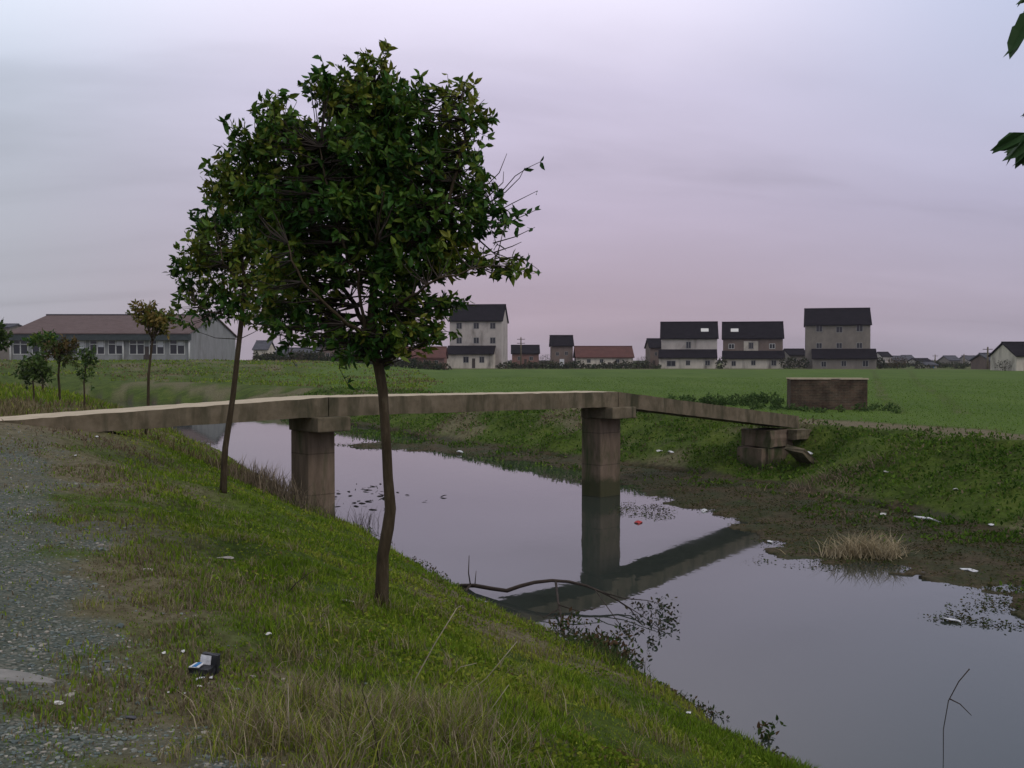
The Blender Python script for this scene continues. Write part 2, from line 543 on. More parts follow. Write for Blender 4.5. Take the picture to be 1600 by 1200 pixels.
# ------------------------------------------------------------------ solid building helper
class MB:
    def __init__(s):
        s.bm = bmesh.new()

    def hexa(s, pts):
        """8 points: bottom ring of four, top ring of four"""
        vs = [s.bm.verts.new(p) for p in pts]
        for f in ((3, 2, 1, 0), (4, 5, 6, 7), (0, 1, 5, 4), (1, 2, 6, 5), (2, 3, 7, 6), (3, 0, 4, 7)):
            s.bm.faces.new([vs[i] for i in f])
        return s

    def box(s, x0, x1, y0, y1, z0, z1):
        return s.hexa([(x0, y0, z0), (x1, y0, z0), (x1, y1, z0), (x0, y1, z0), (x0, y0, z1), (x1, y0, z1), (x1, y1, z1), (x0, y1, z1)])

    def prism(s, prof, x0, x1):
        """profile of (y, z) extruded along x"""
        a = [s.bm.verts.new((x0, y, z)) for y, z in prof]
        b = [s.bm.verts.new((x1, y, z)) for y, z in prof]
        n = len(prof)
        s.bm.faces.new(a[::-1]); s.bm.faces.new(b)
        for i in range(n):
            s.bm.faces.new([a[i], a[(i + 1) % n], b[(i + 1) % n], b[i]])
        return s

    def tube(s, pts, rads, sides=6, cap=True):
        rings = []
        pts = [Vector(q) for q in pts]
        up = Vector((.3, .9, .1)).normalized()
        for i, q in enumerate(pts):
            d = (pts[min(i + 1, len(pts) - 1)] - pts[max(i - 1, 0)])
            if d.length < 1e-6: d = Vector((0, 0, 1))
            d.normalize()
            a = d.cross(up)
            if a.length < .1: a = d.cross(Vector((1, 0, 0)))
            a.normalize(); b = d.cross(a)
            rings.append([s.bm.verts.new(q + (a * math.cos(2 * math.pi * k / sides) + b * math.sin(2 * math.pi * k / sides)) * rads[i]) for k in range(sides)])
        for r0, r1 in zip(rings[:-1], rings[1:]):
            for k in range(sides):
                f = s.bm.faces.new([r0[k], r0[(k + 1) % sides], r1[(k + 1) % sides], r1[k]])
                f.smooth = True
        if cap:
            s.bm.faces.new(rings[0]); s.bm.faces.new(rings[-1][::-1])
        return s

    def bevel(s, w_):
        bmesh.ops.bevel(s.bm, geom=list(s.bm.edges), offset=w_, segments=2, affect='EDGES', profile=.6)
        return s

    def rough(s, amt, cuts=2, seed=0):
        bmesh.ops.subdivide_edges(s.bm, edges=list(s.bm.edges), cuts=cuts, use_grid_fill=True)
        rr = random.Random(seed)
        for vv in s.bm.verts:
            vv.co += Vector((rr.uniform(-1, 1), rr.uniform(-1, 1), rr.uniform(-1, 1))) * amt
        return s

    def build(s, name, m, parent=None):
        bmesh.ops.recalc_face_normals(s.bm, faces=list(s.bm.faces))
        me = bpy.data.meshes.new(name)
        s.bm.to_mesh(me); s.bm.free()
        return obj(name, me, m, parent)


# ------------------------------------------------------------------ footbridge
AX = Vector((.733, .680, 0)).normalized()      # along the bridge, left to right
TR = Vector((AX.y, -AX.x, 0))                  # across it, towards the camera
p1 = Vector((-4.12, 21.15, 0))
p2 = p1 + AX * 8.85
HW = .60
org = p1.copy()
bridge = empty('footbridge', (org.x, org.y, 0), math.atan2(AX.y, AX.x), 'weathered concrete slab footbridge on two piers crossing the canal', 'footbridge')
# local frame: x along the bridge, -y towards the camera
TH = .39


def slab(x0, x1, z0, z1, seed, ta=TH, tb_=TH):
    b = MB()
    n = 10
    for i in range(n):
        a, c = x0 + (x1 - x0) * i / n, x0 + (x1 - x0) * (i + 1) / n
    b.hexa([(x0, -HW, z0 - ta), (x1, -HW, z1 - tb_), (x1, HW, z1 - tb_), (x0, HW, z0 - ta), (x0, -HW, z0), (x1, -HW, z1), (x1, HW, z1), (x0, HW, z0)])
    es = [e for e in b.bm.edges if abs(e.verts[0].co.x - e.verts[1].co.x) > 1]
    bmesh.ops.subdivide_edges(b.bm, edges=es, cuts=44)
    rr = random.Random(seed)
    for vv in b.bm.verts:
        if x0 + .05 < vv.co.x < x1 - .05:
            vv.co.y += rr.uniform(-.007, .007); vv.co.z += rr.uniform(-.006, .006)
    bmesh.ops.recalc_face_normals(b.bm, faces=list(b.bm.faces))
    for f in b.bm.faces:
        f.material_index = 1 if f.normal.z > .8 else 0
    me = bpy.data.meshes.new('deck_slab')
    b.bm.to_mesh(me); b.bm.free()
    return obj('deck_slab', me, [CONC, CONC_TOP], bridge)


L2 = 8.85
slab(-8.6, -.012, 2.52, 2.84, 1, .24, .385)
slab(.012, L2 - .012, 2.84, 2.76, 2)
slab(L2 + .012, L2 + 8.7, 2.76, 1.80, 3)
for (cx, zt) in ((0, 2.84 - TH), (L2, 2.76 - TH)):
    pz = hz(*(p1 + AX * cx).to_2d()) if cx == 0 else -.6
    ph = .32 if cx == 0 else .40
    pr = MB().box(cx - ph, cx + ph, -.34, .34, -.7, zt - .30)
    pr.bevel(.035)
    po = pr.build('pier', CONC_DAMP, bridge)
    cp = MB().box(cx - ph - .07, cx + ph + .07, -HW - .22, .30, zt - .30, zt - .003).bevel(.03)
    cp.build('pier_cap', CONC, po)
# right abutment
ex = L2 + 8.7
ab = MB().box(ex - 1.62, ex - .40, -.52, .55, -.1, .86).rough(.018, 3, 3).build('abutment', CONC_DAMP, bridge)
MB().box(ex - .65, ex + .16, -HW - .34, -.61, 1.10, 1.40).rough(.015, 2, 5).build('abutment_cap', CONC, ab)
MB().box(ex - 1.56, ex - .30, -.58, .5, .885, 1.405).rough(.018, 3, 8).build('upper_block', CONC_DAMP, ab)
lb = MB().box(ex - 1.86, ex - 1.626, -.45, .45, .0, .85).bevel(.02).build('buttress', CONC_DAMP, ab)
MB().box(-11.5, -8.62, -.62, .62, 1.9, 2.515).bevel(.03).build('approach_slab', CONC, bridge)
# leaning broken slab below the abutment
q = p1 + AX * (ex - .9) + TR * 1.35
bs = MB().box(-.62, .62, -.35, .35, -.08, .08).rough(.015, 2, 4).build('broken_slab', CONC)
bs.location = (q.x, q.y, hz(q.x, q.y) + .22)
bs.rotation_euler = (R(8), R(32), R(40))
tag(bs, 'broken concrete slab leaning below the right end of the footbridge', 'slab')

# ------------------------------------------------------------------ trees


def leaves_mesh(name, cent, dirs, size, cols, fold=.25, wid=.44):
    """one folded pointed leaf per centre"""
    n = len(cent)
    d = dirs / np.linalg.norm(dirs, axis=1, keepdims=True)
    rnd = rng.normal(size=(n, 3))
    s = np.cross(d, rnd); s /= np.linalg.norm(s, axis=1, keepdims=True)
    u = np.cross(d, s)
    L = size[:, None]
    b = cent
    l1 = cent + d * L * .32 + s * L * wid * .5 + u * L * fold * .25
    r1 = cent + d * L * .32 - s * L * wid * .5 + u * L * fold * .25
    l2 = cent + d * L * .68 + s * L * wid * .38 + u * L * fold * .12
    r2 = cent + d * L * .68 - s * L * wid * .38 + u * L * fold * .12
    m1 = cent + d * L * .34
    m2 = cent + d * L * .70 - u * L * .04
    tp = cent + d * L - u * L * .10
    V = np.stack([b, l1, m1, r1, l2, m2, r2, tp], 1).reshape(-1, 3)
    o = np.arange(n)[:, None] * 8
    F = np.concatenate([o + np.array([[0, 1, 2]]), o + np.array([[0, 2, 3]]), o + np.array([[1, 4, 5]]), o + np.array([[1, 5, 2]]),
                        o + np.array([[2, 5, 6]]), o + np.array([[2, 6, 3]]), o + np.array([[4, 7, 5]]), o + np.array([[5, 7, 6]])])
    return np_mesh(name, V, F, np.repeat(cols, 8, 0))


def tree(name, label, group, base, trunk, tr, limbs, blobs, leaf, nper, pal, seed, extra_twigs=(), cl_len=.22, nleaf=13, extra_leaves=()):
    """trunk: points; limbs: lists of points; blobs: (x, y, z, rx, ry, rz, density)"""
    g = np.random.default_rng(seed)
    root = empty(name, base, 0, label, 'tree', group)
    bo = Vector(base)
    b = MB()
    b.tube([Vector(q) - bo for q in trunk], tr, 9)
    skel = [Vector(q) for q in trunk[len(trunk) // 2:]]
    for pts, r0, r1 in limbs:
        n = len(pts)
        pp = []
        for i in range(n - 1):
            for k in range(4):
                f = k / 4
                q = Vector(pts[i]).lerp(Vector(pts[i + 1]), f)
                if i + k > 0: q += Vector(g.normal(0, .012, 3).tolist())
                pp.append(q)
        pp.append(Vector(pts[-1]))
        b.tube([q - bo for q in pp], [r0 + (r1 - r0) * i / (len(pp) - 1) for i in range(len(pp))], 6)
        skel += pp
    to = b.build('trunk', BARK, root)
    sk = np.array([tuple(q) for q in skel])
    tw = MB()
    cents, dirs, sizes, cols = [], [], [], []
    for (bx, by, bz, rx, ry, rz, dens) in blobs:
        n = max(3, int(nper * dens * rx * rz * 4))
        dd = g.normal(size=(n, 3)); dd /= np.linalg.norm(dd, axis=1, keepdims=True)
        rr = g.uniform(.15, 1, n) ** .45
        cc = np.array([bx, by, bz]) + dd * rr[:, None] * np.array([rx, ry, rz])
        tb = g.uniform(0, 1)
        for c, d0 in zip(cc, dd):
            dist = np.linalg.norm(sk - c, axis=1) + np.maximum(0, sk[:, 2] - c[2]) * .8
            s0 = sk[np.argmin(dist)]
            c = Vector(c.tolist()); s0 = Vector(s0.tolist())
            mid = s0.lerp(c, .55) + Vector((0, 0, -.04 * (c - s0).length + g.normal(0, .02)))
            tw.tube([s0 - bo, mid - bo, c - bo], [.007, .0045, .0025], 4, False)
            tdir = (c - mid); tdir = tdir.normalized() if tdir.length > 1e-4 else Vector((0, 0, 1))
            tdir = np.array(tdir) * .6 + np.array([0, 0, .35]) + g.normal(0, .35, 3); tdir /= np.linalg.norm(tdir)
            m = g.integers(int(nleaf * .6), int(nleaf * 1.35))
            f = g.uniform(-.35, 1, m)
            lc = np.array(c) + tdir * (f * cl_len)[:, None]
            ld = g.normal(size=(m, 3)) + tdir * .7 + np.array([0, 0, -.35])
            tw.tube([c - bo, c - bo + Vector((tdir * cl_len).tolist())], [.003, .002], 3, False)
            cents.append(lc - np.array(base)); dirs.append(ld)
            sizes.append(leaf * g.uniform(.45, 1.25, m))
            k = g.uniform(0, 1)
            wts = np.clip(.55 * k + .45 * tb + g.normal(0, .12, m), 0, .999)
            ii = (wts * len(pal)).astype(int)
            cols.append(np.array(pal)[ii] * g.uniform(.75, 1.25, (m, 1)))
    for (pts, lv) in extra_twigs:
        pts = [Vector(q) for q in pts]
        tw.tube([q - bo for q in pts], list(np.linspace(.0055, .002, len(pts))), 4, False)
        for f in lv:
            k = f * (len(pts) - 1); i = min(int(k), len(pts) - 2)
            q = pts[i].lerp(pts[i + 1], k - i)
            m = g.integers(1, 4)
            cents.append(np.tile(np.array(q) - np.array(base), (m, 1)))
            dirs.append(g.normal(size=(m, 3)) + np.array([.8, 0, .0]))
            sizes.append(leaf * g.uniform(.7, 1.1, m))
            cols.append(np.tile(np.array(pal[0]), (m, 1)))
    for (lc, ld, ls_) in extra_leaves:
        cents.append(np.array([lc]) - np.array(base)); dirs.append(np.array([ld])); sizes.append(np.array([ls_])); cols.append(np.array([(.035, .075, .025)]))
    tw.build('twigs', TWIG, root)
    me = leaves_mesh('crown', np.vstack(cents), np.vstack(dirs), np.concatenate(sizes), np.vstack(cols))
    obj('crown', me, LEAF, root)
    return root


PAL_D = [(.020, .064, .010), (.034, .090, .012), (.060, .115, .014), (.10, .145, .016), (.150, .160, .020)]

# tree by the water, in the foreground
D1 = 8.35
tb = on_ground(595, 945)
D1 = tb.y


def T1(px, py, dd=0): return P(px, py, D1 + dd)
def s1(r): return r / 1600 * D1


trunk1 = [Vector((tb.x, tb.y, tb.z - .15)), T1(597, 905), T1(598, 868), T1(606, 825), T1(610, 795), T1(606, 745), T1(604, 700), T1(601, 655),
          T1(598, 610), T1(592, 575), T1(585, 545), T1(580, 500), T1(586, 430), T1(590, 350), T1(592, 270), T1(588, 190), T1(585, 130)]
tr1 = [.066, .054, .049, .050, .046, .041, .040, .039, .041, .043, .042, .037, .032, .027, .021, .014, .007]
limbs1 = [([T1(592, 575), T1(572, 545, -.05), T1(566, 500, -.15), T1(560, 430, -.3), T1(520, 330, -.4), T1(500, 230, -.4)], .022, .006),
          ([T1(583, 520), T1(545, 460, .2), T1(500, 400, .4), T1(430, 330, .4), T1(400, 250, .3)], .024, .006),
          ([T1(586, 440), T1(640, 380, -.2), T1(700, 310, -.3), T1(725, 220, -.2), T1(722, 150, -.2)], .024, .005),
          ([T1(584, 480), T1(650, 430, .2), T1(720, 380, .3), T1(790, 330, .2)], .020, .005),
          ([T1(583, 500), T1(640, 465, -.4), T1(700, 430, -.6), T1(770, 415, -.6)], .016, .004),
          ([T1(590, 340), T1(560, 270, .4), T1(530, 180, .4)], .016, .005),
          ([T1(590, 330), T1(630, 260, .1), T1(655, 180, .2)], .016, .005),
          ([T1(583, 530), T1(530, 500, -.5), T1(470, 440, -.7), T1(450, 380, -.7)], .018, .005),
          ([T1(590, 400), T1(600, 380, .5), T1(620, 330, .9)], .016, .005),
          ([T1(590, 400), T1(590, 370, -.6), T1(600, 300, -1.0)], .016, .005)]
bl = []
for (cx, cy, rx, ry, dens) in [
        (582, 125, 34, 34, 1.1), (525, 150, 44, 36, 1.0), (560, 175, 60, 40, 1.2), (640, 185, 60, 42, 1.2), (716, 150, 26, 30, .7), (712, 200, 46, 42, .65),
        (438, 200, 44, 32, .8), (388, 232, 34, 34, .6), (470, 235, 70, 50, 1.3), (560, 255, 80, 60, 1.4), (650, 265, 75, 60, 1.4), (728, 265, 42, 46, .5),
        (385, 290, 42, 46, .9), (440, 320, 70, 55, 1.3), (530, 340, 80, 60, 1.4), (620, 345, 80, 55, 1.4), (700, 345, 60, 45, 1.1), (765, 345, 42, 42, .45),
        (755, 300, 35, 30, .4), (470, 400, 60, 46, 1.2), (555, 410, 60, 44, 1.2), (640, 410, 70, 36, 1.3), (710, 405, 60, 28, 1.0), (775, 415, 46, 20, .6),
        (440, 455, 50, 34, .9), (500, 470, 44, 30, .8), (600, 470, 44, 32, .9), (655, 475, 46, 22, .8), (690, 478, 34, 14, .6),
        (620, 520, 44, 26, .8), (570, 515, 36, 26, .55), (530, 545, 36, 34, .35), (450, 510, 40, 30, .55), (665, 515, 34, 28, .7), (600, 548, 44, 18, .9), (500, 515, 40, 26, .5), (560, 548, 34, 20, .7), (640, 545, 36, 18, .7), (598, 575, 22, 12, .6), (420, 500, 34, 26, .5), (350, 300, 26, 34, .5), (360, 262, 16, 20, .3)]:
    c = T1(cx, cy)
    bl.append((c.x, c.y, c.z, s1(rx), min(1.0, s1(rx) * 1.25 + .1), s1(ry), dens))
ext = [([T1(735, 330), T1(775, 310), T1(805, 275), T1(825, 262), T1(846, 252)], (.7, .98)),
       ([T1(745, 330), T1(790, 300), T1(812, 278), T1(820, 262)], (.95,)),
       ([T1(760, 340), T1(800, 318), T1(840, 298)], (.5, .98)),
       ([T1(750, 300), T1(780, 270), T1(792, 240)], ()),
       ([T1(760, 310), T1(786, 285), T1(787, 268)], ()),
       ([T1(760, 350), T1(800, 345), T1(838, 328)], (.6, .8, .97)),
       ([T1(770, 380), T1(805, 370), T1(836, 355)], (.5, .95)),
       ([T1(780, 405), T1(812, 400), T1(842, 422)], (.4, .7, .98)),
       ([T1(770, 395), T1(800, 385), T1(815, 378)], ()),
       ([T1(540, 545), T1(530, 575), T1(543, 600)], (.5, .8, .98)), ([T1(455, 520), T1(450, 550), T1(462, 572)], (.6, .98)),
       ([T1(660, 475), T1(700, 462), T1(718, 470)], (.4, .7, .95))]
tree('camphor_tree', 'broad leafy tree with slightly crooked trunk at the water edge, largest tree in the scene', 'young trees in a row along the near bank',
     tuple(tb), trunk1, tr1, limbs1, bl, .082, 290, PAL_D, 3, ext, .14, 13)

# second tree
t2 = on_ground(348, 770)
D2 = t2.y


def T2(px, py, dd=0): return P(px, py, D2 + dd)
def s2(r): return r / 1600 * D2


bl2 = []
for (cx, cy, rx, ry, dens) in [(330, 345, 34, 28, .7), (318, 390, 36, 34, .8), (360, 375, 50, 42, 1.0), (300, 430, 28, 34, .8), (345, 430, 48, 40, 1.1),
                               (400, 415, 50, 46, 1.0), (300, 470, 28, 20, .7), (340, 485, 44, 26, .9), (400, 470, 44, 30, .8), (370, 330, 40, 40, .8),
                               (420, 350, 40, 60, .7), (310, 510, 20, 12, .4), (395, 505, 30, 10, .4)]:
    c = T2(cx, cy)
    bl2.append((c.x, c.y, c.z, s2(rx), s2(rx) * 1.2, s2(ry), dens))
tree('camphor_tree', 'slim leaning tree with a leafy crown, second from the camera on the near bank', 'young trees in a row along the near bank',
     tuple(t2), [Vector((t2.x, t2.y, t2.z - .2)), T2(350, 735), T2(352, 700), T2(358, 660), T2(364, 620), T2(369, 575), T2(374, 530), T2(378, 495), T2(382, 440), T2(375, 380), T2(372, 330)],
     [.058, .046, .042, .040, .038, .036, .035, .035, .028, .018, .01],
     [([T2(379, 490), T2(350, 460, .2), T2(318, 410, .2)], .022, .006), ([T2(380, 470), T2(405, 440, -.3), T2(420, 370, -.3)], .022, .006),
      ([T2(381, 450), T2(350, 410, -.4), T2(335, 355, -.4)], .018, .006), ([T2(379, 495), T2(340, 490, -.2), T2(305, 475, -.3)], .016, .005)],
     bl2, .115, 92, PAL_D, 5, (), .2, 13)


def small_tree(name, label, px, D, ytop, ycrown, wpx, pal, seed, leaf=.11, nper=60, lean=0, rtr=.03, cat='tree', grp='young trees in a row along the near bank'):
    q = P(px, 600, D); z = hz(q.x, q.y)
    c = lambda x, y, dd=0: P(x, y, D + dd)
    base = (q.x, q.y, z)
    yc = (ytop + ycrown) / 2
    ry = (ycrown - ytop) / 2
    sc = D / 1600
    top = c(px + lean, ytop + ry * .3)
    zz = [z - .2 + (top.z - z + .2) * f for f in (0, .25, .5, .75, 1)]
    xx = [q.x + (top.x - q.x) * f + (0, .02, -.02, .02, 0)[i] for i, f in enumerate((0, .25, .5, .75, 1))]
    tk = [Vector((a, q.y, b)) for a, b in zip(xx, zz)]
    g = random.Random(seed)
    limbs = []
    blobs = []
    for i in range(7):
        a = g.uniform(0, 6.28)
        bx = c(px + lean + math.cos(a) * wpx * .27, yc + g.uniform(-.55, .6) * ry, math.sin(a) * wpx * sc * .27)
        limbs.append(([tk[3], tk[3].lerp(bx, .5) + Vector((0, 0, .05)), bx], rtr * .4, rtr * .15))
        blobs.append((bx.x, bx.y, bx.z, wpx * sc * .27, wpx * sc * .27, ry * sc * .42, 1))
    return tree(name, label, grp, base, tk, [rtr, rtr * .9, rtr * .8, rtr * .6, rtr * .3], limbs, blobs, leaf, nper, pal, seed, (), .2, 12)


PAL_O = [(.07, .10, .015), (.10, .12, .018), (.14, .12, .022), (.17, .12, .03)]
PAL_R = [(.045, .075, .013), (.06, .075, .016), (.095, .065, .02)]
PAL_G = [(.03, .06, .012), (.045, .085, .015), (.065, .105, .02)]
small_tree('camphor_tree', 'thin sapling with orange-tinged crown standing behind the left end of the footbridge', 226, 24.5, 472, 532, 62, PAL_O, 21, .12, 95, 14, .04)
small_tree('camphor_tree', 'thin dark sapling beside the reddish bushy one, behind the left span', 130, 30, 535, 600, 26, PAL_G, 22, .12, 45, 4, .03)
small_tree('camphor_tree', 'olive and reddish leafy sapling in front of the long building', 92, 33, 528, 575, 54, PAL_R, 23, .14, 62, 0, .045)
small_tree('camphor_tree', 'dark green round sapling below the left end of the long roof', 66, 40, 506, 545, 44, PAL_D, 24, .15, 60, 0, .045)
small_tree('shrub', 'low green bush at the left, beside the reddish sapling', 52, 32, 545, 602, 50, PAL_G, 25, .14, 62, 0, .03, 'shrub', 'bushes of the near bank')
small_tree('camphor_tree', 'green sapling cut by the left photo edge in front of the pale building', -6, 38, 500, 552, 40, PAL_G, 26, .15, 60, 0, .045)

# tree just outside the frame on the right, its lowest twigs reach in at the top right
t4 = Vector((2.55, 2.0, hz(2.55, 2.0)))
g4 = random.Random(4)
tk4 = [t4 + Vector((0, 0, -.15)), t4 + Vector((.03, 0, .7)), t4 + Vector((-.02, .02, 1.5)), t4 + Vector((.03, 0, 2.3)), t4 + Vector((.05, 0, 3.4))]
bl4 = [(t4.x + g4.uniform(-.35, 1.0), t4.y + g4.uniform(-1.0, .3), t4.z + 2.4 + g4.uniform(0, 1.9), .45, .45, .4, 1) for _ in range(16)]
lm4 = [([tk4[3], Vector(b[:3]).lerp(tk4[3], .5), Vector(b[:3])], .02, .006) for b in bl4[:9]]
tw_a = [tk4[3], P(1680, 60, 2.9), P(1625, 40, 2.85), P(1600, 18, 2.8)]
tw_b = [tk4[3], P(1690, 200, 2.8), P(1630, 205, 2.75), P(1600, 214, 2.75)]
cc, dd, ss = [], [], []
for (a, b, D) in [((1612, -12), (1590, 8), 2.8), ((1606, 28), (1575, 92), 2.8), ((1616, 12), (1585, 62), 2.9), ((1612, 165), (1598, 183), 2.8),
                  ((1602, 207), (1552, 236), 2.75), ((1610, 214), (1570, 255), 2.75), ((1612, 222), (1588, 262), 2.8), ((1604, 212), (1600, 260), 2.8), ((1612, 210), (1572, 242), 2.85)]:
    A0, B0 = P(*a, D), P(*b, D)
    cc.append(A0); dd.append(B0 - A0 + Vector((0, .01, 0))); ss.append((B0 - A0).length)
rt4 = tree('camphor_tree', 'nearby tree at the right edge of which only a few large leaves show', 'young trees in a row along the near bank', tuple(t4), tk4,
           [.07, .06, .055, .045, .02], lm4, bl4, .088, 60, PAL_D, 8, [(tw_a, (.08, .15, .22, .3)), (tw_b, (.08, .15, .22, .3))], .13, 12, [(tuple(c_), tuple(d_), s_) for c_, d_, s_ in zip(cc, dd, ss)] * 2)

# ------------------------------------------------------------------ grass


def blades(name, x, y, z, h, wd, lean, cols, seg2=True):
    n = len(x)
    a = rng.uniform(0, 6.283, n)
    b = rng.uniform(0, 6.283, n)
    sx, sy = np.cos(a) * wd * .5, np.sin(a) * wd * .5
    lx, ly = np.cos(b) * lean * h, np.sin(b) * lean * h
    P0 = np.stack([x - sx, y - sy, z - .01], 1); P1 = np.stack([x + sx, y + sy, z - .01], 1)
    hz_ = np.sqrt(np.maximum(h * h * (1 - lean ** 2), (h * .15) ** 2))
    P4 = np.stack([x + lx, y + ly, z + hz_], 1)
    if not seg2:
        V = np.stack([P0, P1, P4], 1).reshape(-1, 3)
        F = np.arange(3 * n).reshape(-1, 3)
        return np_mesh(name, V, F, np.repeat(cols, 3, 0))
    P2 = np.stack([x - sx * .7 + lx * .3, y - sy * .7 + ly * .3, z + hz_ * .58], 1)
    P3 = np.stack([x + sx * .7 + lx * .3, y + sy * .7 + ly * .3, z + hz_ * .58], 1)
    V = np.stack([P0, P1, P2, P3, P4], 1).reshape(-1, 3)
    o = np.arange(n)[:, None] * 5
    F = np.concatenate([o + np.array([[0, 1, 3]]), o + np.array([[0, 3, 2]]), o + np.array([[2, 3, 4]])])
    return np_mesh(name, V, F, np.repeat(cols, 5, 0))


def scatter(n, r0, r1, amax=36, power=1.0):
    a = np.radians(rng.uniform(-amax, amax, n))
    u = rng.uniform(0, 1, n)
    r = r0 * (r1 / r0) ** (u ** power)
    return np.sin(a) * r, np.cos(a) * r


def pick(pal, f):
    pal = np.array(pal)
    return pal[np.clip((f * len(pal)).astype(int), 0, len(pal) - 1)]


G_PAL = [(.095, .158, .012), (.13, .200, .016), (.17, .238, .022), (.215, .255, .030), (.26, .265, .050)]
D_PAL = [(.15, .12, .065), (.21, .17, .10), (.28, .225, .14), (.36, .30, .20)]
# near bank turf
x, y = scatter(520000, 2.3, 42)
F = fields(x, y); dn, df, dm = F
r = np.hypot(x, y)
n1_ = fbm(x, y, 1.1, 4, 61); n2_ = fbm(x, y, .35, 3, 63); n3_ = fbm(x, y, .5, 3, 81); n4_ = fbm(x, y, 2.6, 4, 71)
roadv = sstep(5.35, 5.95, dn - .28 * sstep(6, 4, y) + (n1_ - .5) * 2.0 + (n2_ - .5) * .8) * sstep(10.2, 9.4, dn)
appr = sstep(3.2, 1.2, np.hypot((x - ax0 + .5) * .6, y - ay0)) * (dn > 3.0)
roadv = np.maximum(roadv * (1 - .45 * sstep(6, 13, y)), appr)
dens = (1 - .86 * roadv) * sstep(.02, .3, dn) * (.35 + .65 * sstep(.28, .5, n3_)) * (1 - .5 * sstep(4.2, 5.4, dn) * sstep(.38, .58, n1_))
k = (dn > 0) & (rng.uniform(0, 1, len(x)) < dens)
x, y, r, dn, n1_, n3_, n4_ = [q[k] for q in (x, y, r, dn, n1_, n3_, n4_)]
z = height(x, y)
n = len(x)
hgt = (.018 + .052 * sstep(.35, .75, n3_)) * rng.uniform(.5, 1.5, n) * (1 + .4 * sstep(2.6, .5, dn)) * (1 + .25 * sstep(8, 25, r))
hgt *= 1 - .5 * sstep(4.8, 6, dn)
isdry = rng.uniform(0, 1, n) < (.06 + .25 * sstep(.5, .72, n4_) + .35 * sstep(4.2, 5.4, dn))
f = np.clip(n1_ * 1.5 - .4 + rng.normal(0, .18, n), 0, .999)
col = np.where(isdry[:, None], pick(D_PAL, rng.uniform(0, .8, n)) * .75, pick(G_PAL, f)) * rng.uniform(.75, 1.25, (n, 1))
me = blades('grass', x, y, z, hgt, .0035 + .0011 * r * .9, rng.uniform(.1, .9, n), col, True)
tag(obj('grass', me, BLADE), 'short green turf covering the near bank', 'grass', kind='stuff')

x, y = scatter(150000, 3.0, 34, 36, 1.0)
dn = fields(x, y)[0]
m5 = fbm(x, y, .6, 4, 121)
k = (dn > .12) & (rng.uniform(0, 1, len(x)) < sstep(.44, .58, m5) * sstep(5.2, 3.6, dn))
x, y, m5 = x[k], y[k], m5[k]
n = len(x); r = np.hypot(x, y)
col = pick([(.080, .135, .011), (.115, .175, .014), (.155, .205, .020), (.20, .225, .030), (.15, .115, .045)], np.clip(rng.uniform(0, 1, n) * .7 + (fbm(x, y, 1.5, 3, 125) - .35) * .8, 0, .999)) * rng.uniform(.8, 1.2, (n, 1))
me = leaves_mesh('bank_clover', np.stack([x, y, height(x, y) + rng.uniform(.005, .05, n)], 1), rng.normal(size=(n, 3)) * np.array([1, 1, .45]) + np.array([0, 0, .25]), rng.uniform(.018, .040, n) * (.8 + .03 * r), col, .1, .6)
tag(obj('bank_clover', me, BLADE), 'low broad-leaved green weeds matted over the near bank slope', 'weeds', kind='stuff')

# long dry tussock grass in the foreground and scattered long blades
xs, ys, hs = [], [], []
for (px, py, sx, sy, cnt, hh_) in [(600, 1130, .36, .45, 3600, .20), (500, 1130, .28, .32, 1500, .15), (700, 1160, .24, .3, 900, .18), (420, 1160, .2, .25, 500, .10), (500, 1010, .4, .5, 1300, .14),
                                   (360, 940, .5, .7, 900, .12), (860, 1100, .5, .7, 700, .14), (700, 980, .5, .7, 900, .12), (300, 860, .6, 1.2, 900, .10),
                                   (400, 835, .5, 1.2, 500, .14), (980, 1120, .3, .5, 500, .12), (600, 960, .12, .15, 300, .16)]:
    g0 = on_ground(px, py)
    m = cnt // 6
    cx_ = rng.normal(g0.x, sx, max(3, cnt // 60)); cy_ = rng.normal(g0.y, sy, max(3, cnt // 60))
    j = rng.integers(0, len(cx_), cnt)
    xs.append(cx_[j] + rng.normal(0, .05, cnt)); ys.append(cy_[j] + rng.normal(0, .05, cnt)); hs.append(hh_ * rng.uniform(.35, 1.35, cnt))
x, y, hgt = np.concatenate(xs), np.concatenate(ys), np.concatenate(hs)
k = fields(x, y)[0] > .15
x, y, hgt = x[k], y[k], hgt[k]
n = len(x)
gr = rng.uniform(0, 1, n) < .42
col = np.where(gr[:, None], pick(G_PAL, rng.uniform(.2, 1, n)), pick(D_PAL, rng.uniform(0, 1, n))) * rng.uniform(.7, 1.2, (n, 1))
me = blades('dry_grass', x, y, height(x, y), hgt, rng.uniform(.003, .007, n), rng.uniform(.25, .97, n), col)
tag(obj('dry_grass', me, BLADE), 'long straw-coloured tussock grass on the near bank', 'grass', kind='stuff')

